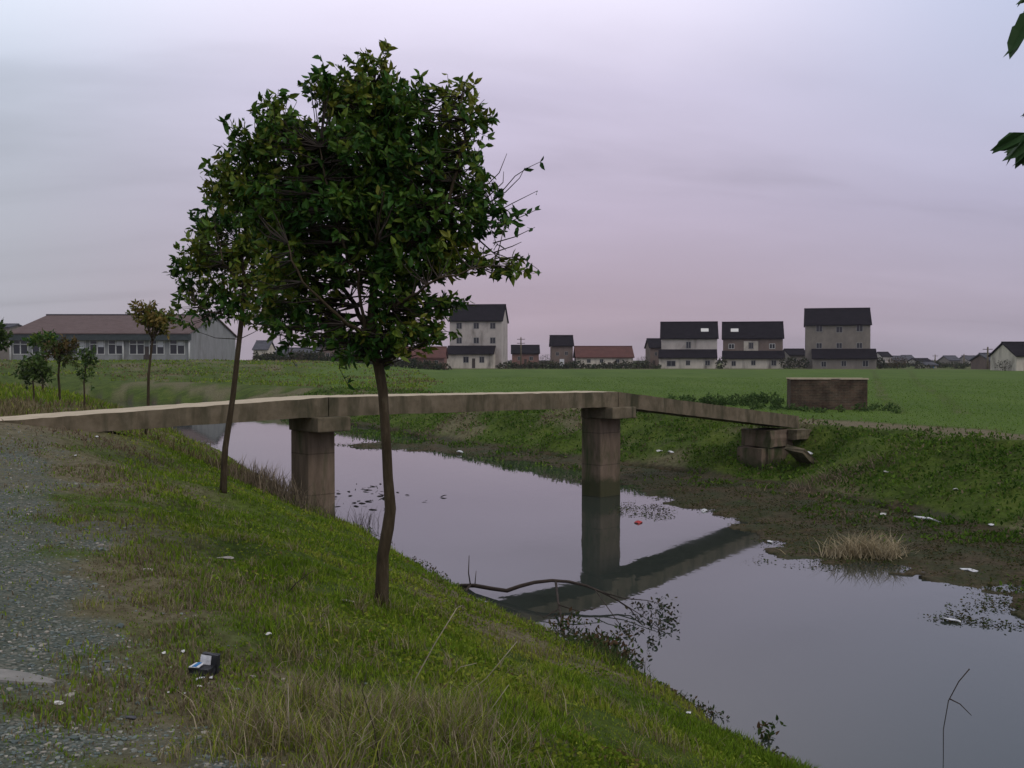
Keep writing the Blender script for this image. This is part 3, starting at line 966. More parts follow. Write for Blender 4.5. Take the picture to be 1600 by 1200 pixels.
# far bank and canal-edge weeds: leafy clumps and blades
x, y = scatter(470000, 11, 75, 36, .8)
dn, df, dm = fields(x, y)
n1_ = fbm(x, y, 1.5, 4, 31); n2_ = fbm(x, y, 1.0, 4, 91)
dens = np.maximum(sstep(.1, .8, df), .8 * sstep(-3.4, .2, df) * sstep(.42, .56, n2_) * (dn < -3)) * (.25 + .75 * sstep(.38, .58, n2_)) * sstep(7.5, 6.6, df) * (1 - .96 * sstep(4.2, 4.7, df) * sstep(6.5, 9.5, x))
berm = sstep(-4, -17, x) * (df > 6) * (df < 14)
dens = np.maximum(dens, berm * sstep(.35, .6, n2_) * .8)
k = (df > -3.4) & (rng.uniform(0, 1, len(x)) < dens)
x, y, df, n1_, n2_ = [q[k] for q in (x, y, df, n1_, n2_)]
n = len(x); r = np.hypot(x, y)
tall = sstep(.5, .75, n2_)
f = np.clip(rng.uniform(0, 1, n) * .7 + (n1_ - .5) * .9 + .12, 0, .999)
isdry = rng.uniform(0, 1, n) < .06 + .5 * sstep(.55, .7, fbm(x, y, 2.6, 4, 71))
W_PAL = [(.034, .072, .009), (.052, .102, .012), (.076, .132, .016), (.105, .155, .024)]
col = np.where(isdry[:, None], pick(D_PAL, rng.uniform(0, .6, n)) * .7, pick(W_PAL, f)) * rng.uniform(.7, 1.3, (n, 1))
z = np.maximum(height(x, y), 0) + rng.uniform(0, .16, n) * (.3 + tall) * sstep(-1, 1, df)
d = rng.normal(size=(n, 3)) * .8 + np.array([0, -.2, .75])
me = leaves_mesh('bank_weeds', np.stack([x, y, z], 1), d, rng.uniform(.04, .10, n) * (.75 + .02 * r), col, .1, .45)
tag(obj('bank_weeds', me, BLADE), 'leafy green weeds covering the far bank', 'weeds', kind='stuff')

x, y = scatter(150000, 22, 165, 34, 1.0)
dn, df, dm = fields(x, y)
m6 = fbm(x, y, 6, 4, 131); m7 = fbm(x, y, 2.0, 3, 133)
k = (((df > 6) & (x < -6)) | ((dn > 1) & (y > 20))) & (x + y * .13 < 6) & (rng.uniform(0, 1, len(x)) < sstep(.36, .6, m7) * .9 + .1)
x, y, m6 = x[k], y[k], m6[k]
n = len(x); r = np.hypot(x, y)
isd = rng.uniform(0, 1, n) < .15 + .75 * sstep(.48, .62, m6)
col = np.where(isd[:, None], pick([(.10, .085, .035), (.15, .12, .06), (.20, .165, .09)], rng.uniform(0, 1, n)), pick(G_PAL, np.clip(rng.uniform(0, 1, n) * .7, 0, .99))) * rng.uniform(.7, 1.2, (n, 1))
me = blades('meadow_grass', x, y, height(x, y), rng.uniform(.10, .30, n), .0016 * r + .01, rng.uniform(.1, .9, n), col, False)
tag(obj('meadow_grass', me, BLADE), 'rough green and brown grass of the meadow left of the crop field', 'grass', kind='stuff')

# reddish/green broad weeds at the near water edge
x, y = [], []
for (px, py, sx, sy, c_) in [(935, 1015, .16, .22, 420), (965, 1040, .16, .22, 260), (1200, 1158, .05, .06, 50), (890, 985, .12, .2, 120)]:
    g0 = on_ground(px, py)
    x.append(rng.normal(g0.x, sx, c_)); y.append(rng.normal(g0.y, sy, c_))
nb_ = sum(len(q_) for q_ in x)
ex_, ey_ = scatter(160000, 7, 26, 30, 1.0)
ed_ = fields(ex_, ey_)[0]
ke = (ed_ > -.22) & (ed_ < .35) & (rng.uniform(0, 1, len(ex_)) < sstep(.47, .6, fbm(ex_, ey_, .7, 4, 141)))
x.append(ex_[ke]); y.append(ey_[ke])
x, y = np.concatenate(x), np.concatenate(y)
n = len(x)
z = np.maximum(height(x, y), 0) + rng.uniform(0, .22, n) ** 1.2 * np.where(np.arange(n) < nb_, 1, .28)
col = pick([(.03, .055, .015), (.05, .075, .02), (.09, .055, .03), (.07, .06, .03)], rng.uniform(0, 1, n))
me = leaves_mesh('edge_weeds', np.stack([x, y, z], 1), rng.normal(size=(n, 3)) + np.array([0, 0, .8]), rng.uniform(.04, .09, n) * np.where(np.arange(n) < nb_, 1, .6), col)
tag(obj('edge_weeds', me, BLADE), 'reddish and green weeds clumped at the near water edge', 'weeds', kind='stuff')

# floating and mud weeds
x, y = scatter(330000, 11, 46, 36, .9)
dn, df, dm = fields(x, y)
nn = fbm(x, y, .55, 4, 95)
z0 = height(x, y)
xr = x / np.maximum(y, .1)
patch = (sstep(-.5, -.05, dm) * (.25 + .75 * sstep(.40, .56, nn)) + sstep(-1.6, -.2, dm) * sstep(.54, .62, nn) * (y < 21) * .8) * (df < .3) * (dn < -.8)
g1 = P(1555, 968, 14.2)
pe = ((x - 7.0) / 1.15) ** 2 + ((y - 14.1) / .55) ** 2
patch = np.maximum(patch, sstep(.55, .05, np.abs(dm + .1)) * sstep(.34, .5, nn) * (dn < -.8) * .9)
patch = np.maximum(patch, sstep(1.25, .7, pe + (nn - .5) * 1.4) * .95 * sstep(.3, .5, nn))
pe2 = ((x - 3.1) / .75) ** 2 + ((y - 24.3) / 1.5) ** 2
patch = np.maximum(patch, sstep(1.3, .6, pe2 + (nn - .5) * 2.2) * .9 * sstep(.38, .5, nn))
k = rng.uniform(0, 1, len(x)) < patch
x, y, z0, nn = x[k], y[k], z0[k], nn[k]
n = len(x); r = np.hypot(x, y)
z = np.maximum(z0, 0.004) + rng.uniform(0, .035, n)
M_PAL = [(.034, .036, .014), (.052, .046, .018), (.040, .062, .014), (.090, .070, .032), (.056, .080, .018), (.12, .095, .048)]
col = pick(M_PAL, np.clip(rng.uniform(0, 1, n) * .8 + (fbm(x, y, 2, 3, 99) - .5) * .8, 0, .999)) * rng.uniform(.7, 1.3, (n, 1))
d = rng.normal(size=(n, 3)) * np.array([1, 1, .35])
me = leaves_mesh('water_weeds', np.stack([x, y, z], 1), d, rng.uniform(.02, .06, n) * (.8 + .012 * r), col, .1, .4)
tag(obj('water_weeds', me, BLADE), 'dark matted weeds on the mud flat and floating at its edge', 'weeds', kind='stuff')

# crop seedlings in the field (nearest part)
x, y = scatter(110000, 30, 120, 34, .8)
x = np.round((x * .96 + y * .28) / .3) * .3 / .96 - y * .28 / .96 + rng.normal(0, .04, len(x))
dn, df, dm = fields(x, y)
n1_ = fbm(x, y, 1.1, 4, 61)
cm = sstep(6.8, 7.4, df + (n1_ - .5)) * sstep(-12, -6, x + (fbm(x, y, 8, 3, 73) - .5) * 10 + y * .13)
k = cm > .5
x, y = x[k], y[k]
n = len(x); r = np.hypot(x, y)
col = pick([(.100, .170, .028), (.120, .195, .034), (.14, .215, .042)], np.clip(fbm(x, y, 6, 3, 5) + rng.normal(0, .2, n), 0, .999)) * rng.uniform(.85, 1.15, (n, 1))
me = blades('crop', x, y, height(x, y), rng.uniform(.03, .08, n), .0009 * r + .015, rng.uniform(.5, .97, n), col, False)
tag(obj('crop', me, BLADE), 'young green crop growing in the flat field', 'crop', kind='stuff')

# ------------------------------------------------------------------ gravel stones


def stone_mesh(name, x, y, s, col, flat=.55):
    ico = np.array([(0, 0, 1), (.894, 0, .447), (.276, .851, .447), (-.724, .526, .447), (-.724, -.526, .447), (.276, -.851, .447),
                    (.724, .526, -.447), (-.276, .851, -.447), (-.894, 0, -.447), (-.276, -.851, -.447), (.724, -.526, -.447), (0, 0, -1)])
    IF = np.array([(0, 1, 2), (0, 2, 3), (0, 3, 4), (0, 4, 5), (0, 5, 1), (1, 6, 2), (2, 7, 3), (3, 8, 4), (4, 9, 5), (5, 10, 1),
                   (2, 6, 7), (3, 7, 8), (4, 8, 9), (5, 9, 10), (1, 10, 6), (11, 7, 6), (11, 8, 7), (11, 9, 8), (11, 10, 9), (11, 6, 10)])
    n = len(x)
    z = height(x, y)
    V = ico[None] * rng.uniform(.65, 1.3, (n, 12, 1)) * s[:, None, None]
    V = V * np.stack([rng.uniform(.7, 1.4, n), rng.uniform(.7, 1.2, n), np.full(n, flat) * rng.uniform(.6, 1.2, n)], 1)[:, None]
    a = rng.uniform(0, 6.28, n); c, s_ = np.cos(a)[:, None], np.sin(a)[:, None]
    V = np.stack([V[..., 0] * c - V[..., 1] * s_, V[..., 0] * s_ + V[..., 1] * c, V[..., 2]], -1)
    V = V + np.stack([x, y, z + s * .12], 1)[:, None]
    F = (np.arange(n)[:, None, None] * 12 + IF[None]).reshape(-1, 3)
    return np_mesh(name, V.reshape(-1, 3), F, np.repeat(col, 12, 0))


x, y = scatter(85000, 2.4, 18, 36, 1.1)
dn, df, dm = fields(x, y)
n1_ = fbm(x, y, 1.1, 4, 61); n2_ = fbm(x, y, .35, 3, 63)
rv = sstep(5.35, 5.95, dn - .28 * sstep(6, 4, y) + (n1_ - .5) * 2.0 + (n2_ - .5) * .8) * sstep(10.2, 9.4, dn)
k = rng.uniform(0, 1, len(x)) < (rv * (.45 + .55 * sstep(.35, .6, n2_)) + .035 * sstep(4.0, 5.4, dn))
k &= ~((np.hypot((x + 2.62) / .40, (y - 4.92) / .12)) < 1)
x, y = x[k], y[k]
n = len(x)
S_PAL = [(.095, .118, .108), (.125, .148, .134), (.155, .175, .155), (.18, .185, .155), (.22, .21, .175), (.29, .265, .22)]
sz = np.exp(rng.normal(np.log(.0070), .38, n)) * (1 + .03 * np.hypot(x, y))
me = stone_mesh('gravel', x, y, sz, pick(S_PAL, rng.uniform(0, 1, n) ** 1.5) * rng.uniform(.8, 1.2, (n, 1)))
GST = leafmat('gravel_stone', 0.0, .85, .2)
tag(obj('gravel', me, GST), 'loose grey crushed stones of the track', 'gravel', kind='stuff')


def rock(px, py, s, label, m=None, nm='rock', cat='rock', grp=None, shape=(1.3, .9, .5), sink=.2, seed=1, rz=0, zmin=0.0):
    q = on_ground(px, py, zmin)
    b = MB()
    bmesh.ops.create_icosphere(b.bm, subdivisions=2, radius=s)
    rr = random.Random(seed)
    off = [Vector((rr.uniform(-1, 1), rr.uniform(-1, 1), rr.uniform(-1, 1))).normalized() for _ in range(7)]
    for vv in b.bm.verts:
        d = vv.co.normalized()
        for o_ in off:
            e = d.dot(o_)
            if e > .55: vv.co -= o_ * (e - .55) * s * .8
        vv.co = Vector((vv.co.x * shape[0], vv.co.y * shape[1], vv.co.z * shape[2]))
    o = b.build(nm, m or STONE)
    o.location = (q.x, q.y, q.z + s * shape[2] * (1 - 2 * sink) * .8)
    o.rotation_euler = (rr.uniform(-.2, .2), rr.uniform(-.2, .2), rz)
    return tag(o, label, cat, grp)


rock(352, 874, .055, 'flat pale stone on the bank between the two nearest trees', seed=2, shape=(1.8, .9, .35))
rock(232, 893, .045, 'small tan stone in the grass left of the nearest tree', seed=3, shape=(1.6, .9, .4))
rock(546, 944, .045, 'tan flat stone just left of the large tree trunk', seed=4, shape=(2.2, .9, .35))
rock(160, 854, .035, 'pale rounded stone at the gravel edge, farther up the track', seed=5)
rock(162, 660, .16, 'pale block of rubble under the left end of the footbridge', seed=6, shape=(1.6, .9, .6))
rock(203, 1127, .022, 'dark grey angular stone near the gravel in the foreground', surf('dark_stone', [(.3, (.05, .05, .055)), (.7, (.11, .11, .12))], 20), seed=7, shape=(1.5, 1, .6))
rock(393, 1059, .020, 'grey-white rounded stone right of the dark carton', seed=8)
rock(90, 1018 + 85, .022, 'light stone lying among the gravel at the lower left', DIRTY_WHITE, seed=9)

# worn concrete patch in the track
b = MB()
vs = []
rr = random.Random(3)
for i in range(20):
    a = i / 20 * 6.283
    k_ = 1 + rr.uniform(-.16, .12)
    vs.append((math.cos(a) * .42 * k_, math.sin(a) * .10 * k_))
cz = hz(-2.62, 4.92)
top = [b.bm.verts.new((x_, y_, hz(-2.62 + x_, 4.92 + y_) - cz + .012)) for x_, y_ in vs]
bot = [b.bm.verts.new((x_ * 1.05, y_ * 1.05, hz(-2.62 + x_, 4.92 + y_) - cz - .05)) for x_, y_ in vs]
b.bm.faces.new(top); b.bm.faces.new(bot[::-1])
for i in range(20):
    b.bm.faces.new([bot[i], bot[(i + 1) % 20], top[(i + 1) % 20], top[i]])
o = b.build('concrete_patch', surf('dusty_concrete', [(.3, (.16, .155, .14)), (.7, (.26, .245, .22))], 9, b=.3, stain=(3, (.12, .13, .11), .5, .7, (1, 1, 1))))
o.location = (-2.62, 4.92, cz)
tag(o, 'flat pale concrete patch in the gravel at the left photo edge', 'slab')

# ------------------------------------------------------------------ litter
BLK = surf('black_plastic', [(.3, (.008, .008, .010)), (.7, (.02, .02, .024))], 10, .45, spec=.5)
BLU = surf('blue_print', [(.3, (.03, .12, .32)), (.7, (.06, .22, .42))], 10, .6)
WHT = surf('white_card', [(.3, (.40, .39, .38)), (.6, (.66, .66, .68))], 40, .7)
q = on_ground(318, 1058)
box = empty('discarded_carton', tuple(q), R(-14), 'crumpled black carton with white and blue panels lying in the grass', 'carton')
MB().box(-.062, .052, -.045, .035, -.01, .048).rough(.004, 2, 5).build('carton_body', BLK, box)
fl_ = MB().hexa([(-.04, .030, .0), (.062, .030, .0), (.062, .062, .0), (-.04, .062, .0), (-.03, .035, .105), (.060, .035, .098), (.060, .070, .098), (-.03, .070, .105)]).rough(.003, 1, 6).build('carton_flap', BLK, box)
MB().hexa([(-.036, .0235, .050), (.026, .0235, .050), (.026, .0265, .050), (-.036, .0265, .050), (-.030, .0275, .100), (.030, .0275, .096), (.030, .0305, .096), (-.030, .0305, .100)]).build('white_panel', WHT, box)
MB().hexa([(-.058, -.046, .052), (-.004, -.044, .051), (-.002, .012, .058), (-.050, .014, .058), (-.058, -.046, .056), (-.004, -.044, .055), (-.002, .012, .062), (-.050, .014, .062)]).build('white_label', WHT, box)
MB().hexa([(-.042, -.044, .0565), (-.018, -.043, .0560), (-.014, .010, .0630), (-.036, .011, .0630), (-.042, -.044, .058), (-.018, -.043, .0575), (-.014, .010, .0645), (-.036, .011, .0645)]).build('blue_print', BLU, box)


def scrap(px, py, s, label, m=None, seed=1, nm='litter_scrap', grp='white litter scraps', zmin=0.0, lift=.008, el=1.0):
    """crumpled bit of plastic or paper with real thickness"""
    q = on_ground(px, py, zmin)
    rr = random.Random(seed)
    b = MB()
    n = 9
    pts = []
    for i in range(n):
        a = i / n * 6.283
        k_ = rr.uniform(.55, 1.15)
        pts.append((math.cos(a) * s * k_ * el, math.sin(a) * s * k_ * .7, rr.uniform(0, s * .35)))
    c1 = b.bm.verts.new((0, 0, s * .45)); c0 = b.bm.verts.new((0, 0, 0))
    tv = [b.bm.verts.new(p_) for p_ in pts]
    bv = [b.bm.verts.new((p_[0] * .95, p_[1] * .95, p_[2] - s * .12)) for p_ in pts]
    for i in range(n):
        j = (i + 1) % n
        b.bm.faces.new([c1, tv[i], tv[j]]); b.bm.faces.new([c0, bv[j], bv[i]]); b.bm.faces.new([tv[i], bv[i], bv[j], tv[j]])
    o = b.build(nm, m or WHT)
    o.location = (q.x, q.y, q.z + lift)
    o.rotation_euler = (rr.uniform(-.25, .25), rr.uniform(-.25, .25), rr.uniform(0, 6.2))
    return tag(o, label, 'litter', grp)


RED = surf('red_plastic', [(.3, (.3, .03, .03)), (.7, (.42, .06, .06))], 9, .5)
scrap(312, 1066, .026, 'white scrap lying right in front of the black carton', seed=2)
scrap(330, 1064, .018, 'small cream scrap at the front right corner of the carton', seed=3)
scrap(286, 1020, .020, 'white scrap with a dark edge, up-left of the carton', seed=4)
scrap(256, 1024, .018, 'grey-white scrap farthest left of the carton', DIRTY_WHITE, 5)
scrap(266, 1048, .017, 'grey scrap in the grass left of the carton', DIRTY_WHITE, 6)
scrap(311, 1076, .020, 'grey crumpled scrap below the carton, behind the tiny ones', DIRTY_WHITE, 7)
scrap(263, 1090, .012, 'tiny pinkish scrap below left of the carton', DIRTY_WHITE, 8)
scrap(288, 1090, .010, 'tiny bright white scrap directly below the carton', None, 9)
scrap(419, 995, .030, 'crumpled pale paper in the grass left of the big tree', DIRTY_WHITE, 10)
scrap(1075, 1117, .035, 'white scrap at the near water edge on the lower right', None, 11)
scrap(118, 714, .045, 'small white scrap on the track near the bridge', None, 12)
scrap(152, 684, .05, 'white scrap in the grass below the left bridge end', None, 13)
scrap(1048, 708, .16, 'white plastic bag on the far bank right of the second pier', None, 14)
scrap(1030, 706, .12, 'greyish bag beside the white one on the far bank', DIRTY_WHITE, 15)
scrap(1262, 712, .26, 'large white bag on the slope below the right bridge end', None, 16, el=1.3)
scrap(1450, 814, .17, 'long white foam board lying on the mud flat', None, 17, el=2.0)
scrap(1548, 822, .09, 'small white scrap at the foot of the far bank, far right', None, 18)
scrap(1516, 893, .10, 'flat white scrap among the weeds at the right water edge', None, 19, el=1.8)
scrap(1487, 972, .08, 'white strip floating by the separate weed patch', None, 20, el=1.8)
scrap(1100, 799, .11, 'white scrap on the mud flat right of the second pier', None, 21)
scrap(1202, 848, .08, 'white scrap at the tip of the mud flat by the bridge reflection', None, 22)
scrap(1492, 766, .09, 'pale yellow scrap on the far bank slope', DIRTY_WHITE, 23)
scrap(1384, 739, .10, 'white scrap in the far bank grass above the straw tuft', DIRTY_WHITE, 24)
scrap(720, 708, .20, 'white scrap on the mud spit under the middle span', None, 25)
scrap(997, 817, .11, 'red plastic scrap on the mud beside the second pier', RED, 26, grp='coloured litter')
scrap(498, 0 + 658, .2, 'pale rubbish on the bank edge beyond the left pier', DIRTY_WHITE, 27)
scrap(1380, 805, .10, 'pinkish pale scrap at the foot of the far bank', DIRTY_WHITE, 28)

# ------------------------------------------------------------------ tufts, reeds, stalks


def tuft(name, label, px, py, n, h, spread, pal, cat, lean=(.2, .95), wd=.012, zmin=0.0, kind=None):
    q = on_ground(px, py, zmin)
    x, y = rng.normal(0, spread[0], n), rng.normal(0, spread[1], n)
    z = np.maximum(height(x + q.x, y + q.y), 0) - q.z
    me = blades(name, x, y, z, h * rng.uniform(.4, 1.2, n), rng.uniform(.5, 1.3, n) * wd, rng.uniform(*lean, n), pick(pal, rng.uniform(0, 1, n)) * rng.uniform(.75, 1.2, (n, 1)))
    o = obj(name, me, BLADE)
    o.location = q
    return tag(o, label, cat, kind=kind)


ST = [(.24, .195, .11), (.33, .27, .16), (.42, .35, .22), (.50, .42, .28)]
tuft('straw_tuft', 'pale straw-coloured tuft of dead grass on the mud flat', 1345, 868, 760, .50, (.28, .12), ST, 'grass tuft', (.5, .98), .016)
tuft('straw_tuft', 'low straw heap at the right end of the dead grass tuft', 1392, 872, 160, .50, (.13, .08), ST, 'grass tuft', (.6, .99), .016)
tuft('reed_clump', 'brown dead reeds at the water beside the left pier', 412, 765, 520, .50, (.34, .28), [(.11, .08, .05), (.17, .13, .085), (.25, .20, .13)], 'reeds', (.15, .8), .018, kind='stuff')
tuft('reed_clump', 'small clump of bent reeds at the foot of the left pier', 455, 785, 260, .6, (.35, .3), [(.10, .08, .055), (.2, .16, .11)], 'reeds', (.3, .9), .014, kind='stuff')
tuft('reed_clump', 'thin dark weeds standing in the water right of the left pier', 566, 822, 60, .5, (.18, .1), [(.05, .04, .035)], 'reeds', (.2, .8), .010, kind='stuff')
tuft('straw_tuft', 'brown dry grass mat on the bank near the left bridge end', 205, 708, 400, .14, (.7, .4), [(.12, .085, .055), (.19, .14, .09)], 'grass tuft', (.6, .98), .02, kind='stuff')
tuft('straw_tuft', 'dry reddish grass patch low on the far bank', 1320, 745, 600, .4, (.8, .35), [(.14, .10, .075), (.22, .17, .12)], 'grass tuft', (.6, .98), .022, kind='stuff')
tuft('straw_tuft', 'green-brown tuft at the near water edge, foreground right of centre', 940, 1030, 260, .24, (.22, .16), [(.04, .07, .02), (.08, .07, .04), (.06, .09, .025)], 'grass tuft', (.2, .8), .009, kind='stuff')


def stalk(pts, r0, r1, label, m, cat='stalk', nm='dry_stalk', grp=None, side=()):
    """pts: (px, py, D)"""
    W = [P(*a) for a in pts]
    b0 = W[0]
    b = MB().tube([q_ - b0 for q_ in W], list(np.linspace(r0, r1, len(W))), 5)
    for s_ in side:
        W2 = [P(*a) for a in s_]
        b.tube([q_ - b0 for q_ in W2], list(np.linspace(r1 * 1.2, r1 * .5, len(W2))), 4)
    o = b.build(nm, m)
    o.location = b0
    return tag(o, label, cat, grp)


STRAW = surf('straw', [(.3, (.22, .19, .13)), (.7, (.38, .33, .24))], 10, .8)
DSTEM = surf('dark_stem', [(.3, (.03, .022, .018)), (.7, (.06, .045, .035))], 10, .8)


def gp(px, py):
    q_ = on_ground(px, py)
    return (px, py, q_.y)


gD = on_ground(634, 1110).y
stalk([(634, 1112, gD), (650, 1060, gD), (680, 1005, gD), (714, 950, gD)], .004, .0025, 'longest pale straw stalk, leaning right, right of the big trunk', STRAW, side=[[(714, 950, gD), (722, 946, gD)]])
gD = on_ground(722, 1090).y
stalk([(722, 1090, gD), (760, 1060, gD), (785, 1030, gD), (808, 1002, gD)], .0035, .0022, 'tan straw stalk leaning right, second from the longest one', STRAW)
gD = on_ground(700, 1062).y
stalk([(700, 1062, gD), (720, 1042, gD), (745, 1036, gD)], .003, .002, 'short bent straw stalk between the two long ones', STRAW)
gD = on_ground(590, 1190).y
stalk([(592, 1195, gD), (585, 1140, gD), (566, 1080, gD), (574, 1045, gD)], .003, .0015, 'dark thin weed stem with a curved tip in the tussock grass', DSTEM)
gD = on_ground(536, 1150).y
stalk([(536, 1152, gD), (532, 1110, gD), (530, 1040, gD)], .003, .0015, 'upright dark weed stem at the left of the tussock grass', DSTEM)
gD = on_ground(452, 1180).y
stalk([(452, 1182, gD), (451, 1120, gD), (450, 1068, gD)], .003, .002, 'thin upright straw stalk at the lower left of the tussock grass', STRAW)
gD = on_ground(445, 932).y
stalk([(445, 932, gD), (462, 912, gD), (488, 892, gD)], .006, .003, 'forked dark twig sticking out of the grass left of the big trunk', DSTEM, 'twig', 'fallen_twig', side=[[(450, 926, gD), (454, 905, gD), (460, 893, gD)]])
gD = on_ground(756, 1140).y
stalk([(740, 1142, gD), (770, 1105, gD), (795, 1070, gD)], .003, .002, 'short grey stalk right of the tussock grass', STRAW)
stalk([(1474, 1205, 9.2), (1474, 1140, 9.1), (1482, 1095, 9.1), (1498, 1065, 9.1), (1515, 1045, 9.1)], .0035, .0055, 'bent bare stick standing out of the water at the lower right', DSTEM, 'stick', 'water_stick',
      side=[[(1484, 1092, 9.1), (1500, 1100, 9.1), (1518, 1118, 9.1)]])
gD = on_ground(1046, 1090).y
stalk([(1042, 1086, gD), (1048, 1095, gD), (1056, 1106, gD)], .006, .005, 'short pale stick at the near water edge', STRAW, 'stick', 'short_stick')

# fallen branch reaching over the water
fb0 = P(722, 908, 16.2)
fb = empty('fallen_branch', tuple(fb0), 0, 'dark fallen branch arching from the near bank over the water', 'branch')
DB = 15.4
main = [(672, 945, 16.6), (700, 922, 16.4), (722, 915, 16.2), (742, 915, 15.9), (770, 920, 15.6), (792, 923, DB), (812, 916, DB), (835, 910, DB), (862, 907, DB), (890, 909, DB), (915, 915, 15.2), (940, 925, 15.0), (965, 938, 14.8), (985, 952, 14.5)]
b = MB().tube([P(*a) - fb0 for a in main], [.03, .034, .034, .034, .033, .032, .030, .028, .026, .023, .020, .016, .012, .008], 8)
b.tube([P(*a) - fb0 for a in [(735, 914, 15.9), (732, 895, 15.9), (733, 868, 15.9)]], [.012, .009, .005], 5)
b.tube([P(*a) - fb0 for a in [(742, 915, 15.9), (743, 903, 15.9), (744, 892, 15.9)]], [.009, .007, .004], 5)
b.tube([P(*a) - fb0 for a in [(735, 914, 15.9), (724, 928, 15.7), (722, 940, 15.6)]], [.02, .015, .01], 5)
b.tube([P(*a) - fb0 for a in [(868, 908, DB), (872, 940, 14.6), (882, 990, 13.3)]], [.02, .018, .012], 5)
for a in ([(940, 925, 15.0), (975, 935, 14.7), (1010, 938, 14.4), (1040, 945, 14.1)], [(965, 938, 14.8), (1000, 960, 14.2), (1035, 985, 13.5)],
          [(930, 922, 15.0), (950, 950, 14.3), (975, 985, 13.6), (985, 998, 13.2)], [(985, 952, 14.5), (1010, 985, 13.6), (1020, 1010, 13)],
          [(875, 950, 14.3), (850, 965, 14.1), (835, 955, 14.3)], [(872, 945, 14.4), (905, 955, 14.2), (945, 948, 14.4)]):
    b.tube([P(*c_) - fb0 for c_ in a], list(np.linspace(.010, .004, len(a))), 4)
b.build('branch_wood', DSTEM, fb)
cc, ss = [], []
for (px, py, rx, ry, n_) in [(1000, 945, 22, 12, 46), (1035, 948, 20, 16, 60), (1030, 975, 26, 16, 60), (985, 982, 10, 14, 36), (1050, 965, 12, 12, 24), (1018, 1003, 7, 8, 14), (970, 985, 8, 6, 12)]:
    for _ in range(n_):
        a, b_ = random.gauss(px, rx * .55), random.gauss(py, ry * .55)
        Dw = min(15, EYE[2] / max(.01, (b_ - 562) / 1600) - .05)
        q_ = P(a, b_, Dw * random.uniform(.965, 1.0))
        cc.append(tuple(q_ - fb0))
cc = np.array(cc); n = len(cc)
me = leaves_mesh('branch_leaves', cc, rng.normal(size=(n, 3)), rng.uniform(.04, .085, n), pick([(.02, .035, .014), (.035, .035, .018), (.05, .04, .022)], rng.uniform(0, 1, n)))
obj('branch_leaves', me, LEAF, fb)
# debris twigs floating at the shore right of the left pier
wd_ = []
for i in range(60):
    px, py = random.gauss(570, 38), random.gauss(775, 14)
    wd_.append(tuple(P(px, py, EYE[2] / ((py - 562) / 1600))))
wd_ = np.array(wd_); wd_[:, 2] = .01
n = len(wd_)
me = leaves_mesh('floating_debris', wd_, rng.normal(size=(n, 3)) * np.array([1, .6, .05]), rng.uniform(.1, .3, n), np.tile([[.03, .028, .025]], (n, 1)), .02, .2)
tag(obj('floating_debris', me, BLADE), 'dark leaf debris floating in the water right of the left pier', 'debris', kind='stuff')

# ------------------------------------------------------------------ brick enclosure in the field


def brickmat(name, c1, c2, mortar, scale=1.0):
    m, t, p, out = mat(name)
    c = t.nodes.new('ShaderNodeTexCoord')
    s_ = t.nodes.new('ShaderNodeSeparateXYZ'); t.links.new(c.outputs['Object'], s_.inputs[0])
    cb = t.nodes.new('ShaderNodeCombineXYZ')
    t.links.new(math_(t, 'ADD', s_.outputs[0], s_.outputs[1]), cb.inputs[0]); t.links.new(s_.outputs[2], cb.inputs[1])
    b = t.nodes.new('ShaderNodeTexBrick')
    b.inputs['Scale'].default_value = scale
    b.inputs['Brick Width'].default_value = .25; b.inputs['Row Height'].default_value = .07; b.inputs['Mortar Size'].default_value = .008
    b.inputs['Color1'].default_value = (*c1, 1); b.inputs['Color2'].default_value = (*c2, 1); b.inputs['Mortar'].default_value = (*mortar, 1)
    t.links.new(cb.outputs[0], b.inputs['Vector'])
    n = noise(t, c.outputs['Object'], 1.6, 6, .6)
    col = mixc(t, 1.0, b.outputs['Color'], ramp(t, n, [(.32, .35), (.66, 1.6)]), 'MULTIPLY')
    t.links.new(col, p.inputs['Base Color'])
    p.inputs['Roughness'].default_value = .95
    p.inputs['Specular IOR Level'].default_value = .08
    bump(t, p, b.outputs['Fac'], -.4, .01)
    return m


BR = brickmat('old_brick', (.080, .050, .034), (.050, .038, .026), (.085, .070, .052))
q = on_ground(1294, 640)
q = Vector((q.x, q.y, 1.5))
Db = 43.0
q = P(1300, 640, Db)
zb = hz(q.x, q.y)
be = empty('brick_enclosure', (q.x, q.y + .8, zb), R(-9), 'low roofless dark brick enclosure at the edge of the field', 'brick structure')
Hh = P(1294, 593, Db).z - zb
W2 = 1.55
m_ = MB()
m_.box(-W2, W2, -.8, -.56, -.3, Hh); m_.box(-W2, W2, .56, .8, -.3, Hh); m_.box(-W2, -W2 + .24, -.56, .56, -.3, Hh - .001); m_.box(W2 - .24, W2, -.56, .56, -.3, Hh - .001)
m_.build('brick_wall', BR, be)
m_ = MB()
m_.box(-W2 - .04, W2 * .05, -.84, -.52, Hh + .001, Hh + .06); m_.box(W2 * .3, W2 + .04, -.84, -.52, Hh + .001, Hh + .06); m_.box(-W2 - .04, W2 + .04, .52, .84, Hh + .001, Hh + .05)
m_.build('coping', CONC_TOP, be)

# ------------------------------------------------------------------ buildings
def plaster(name, a, b_, stain=(.16, .14, .12), sl=.5, sh=.75):
    return surf(name, [(.3, a), (.7, b_)], 1.2, .95, (1, 1, .5), .1, .02, stain=(.5, stain, sl, sh, (1, 1, .4)))


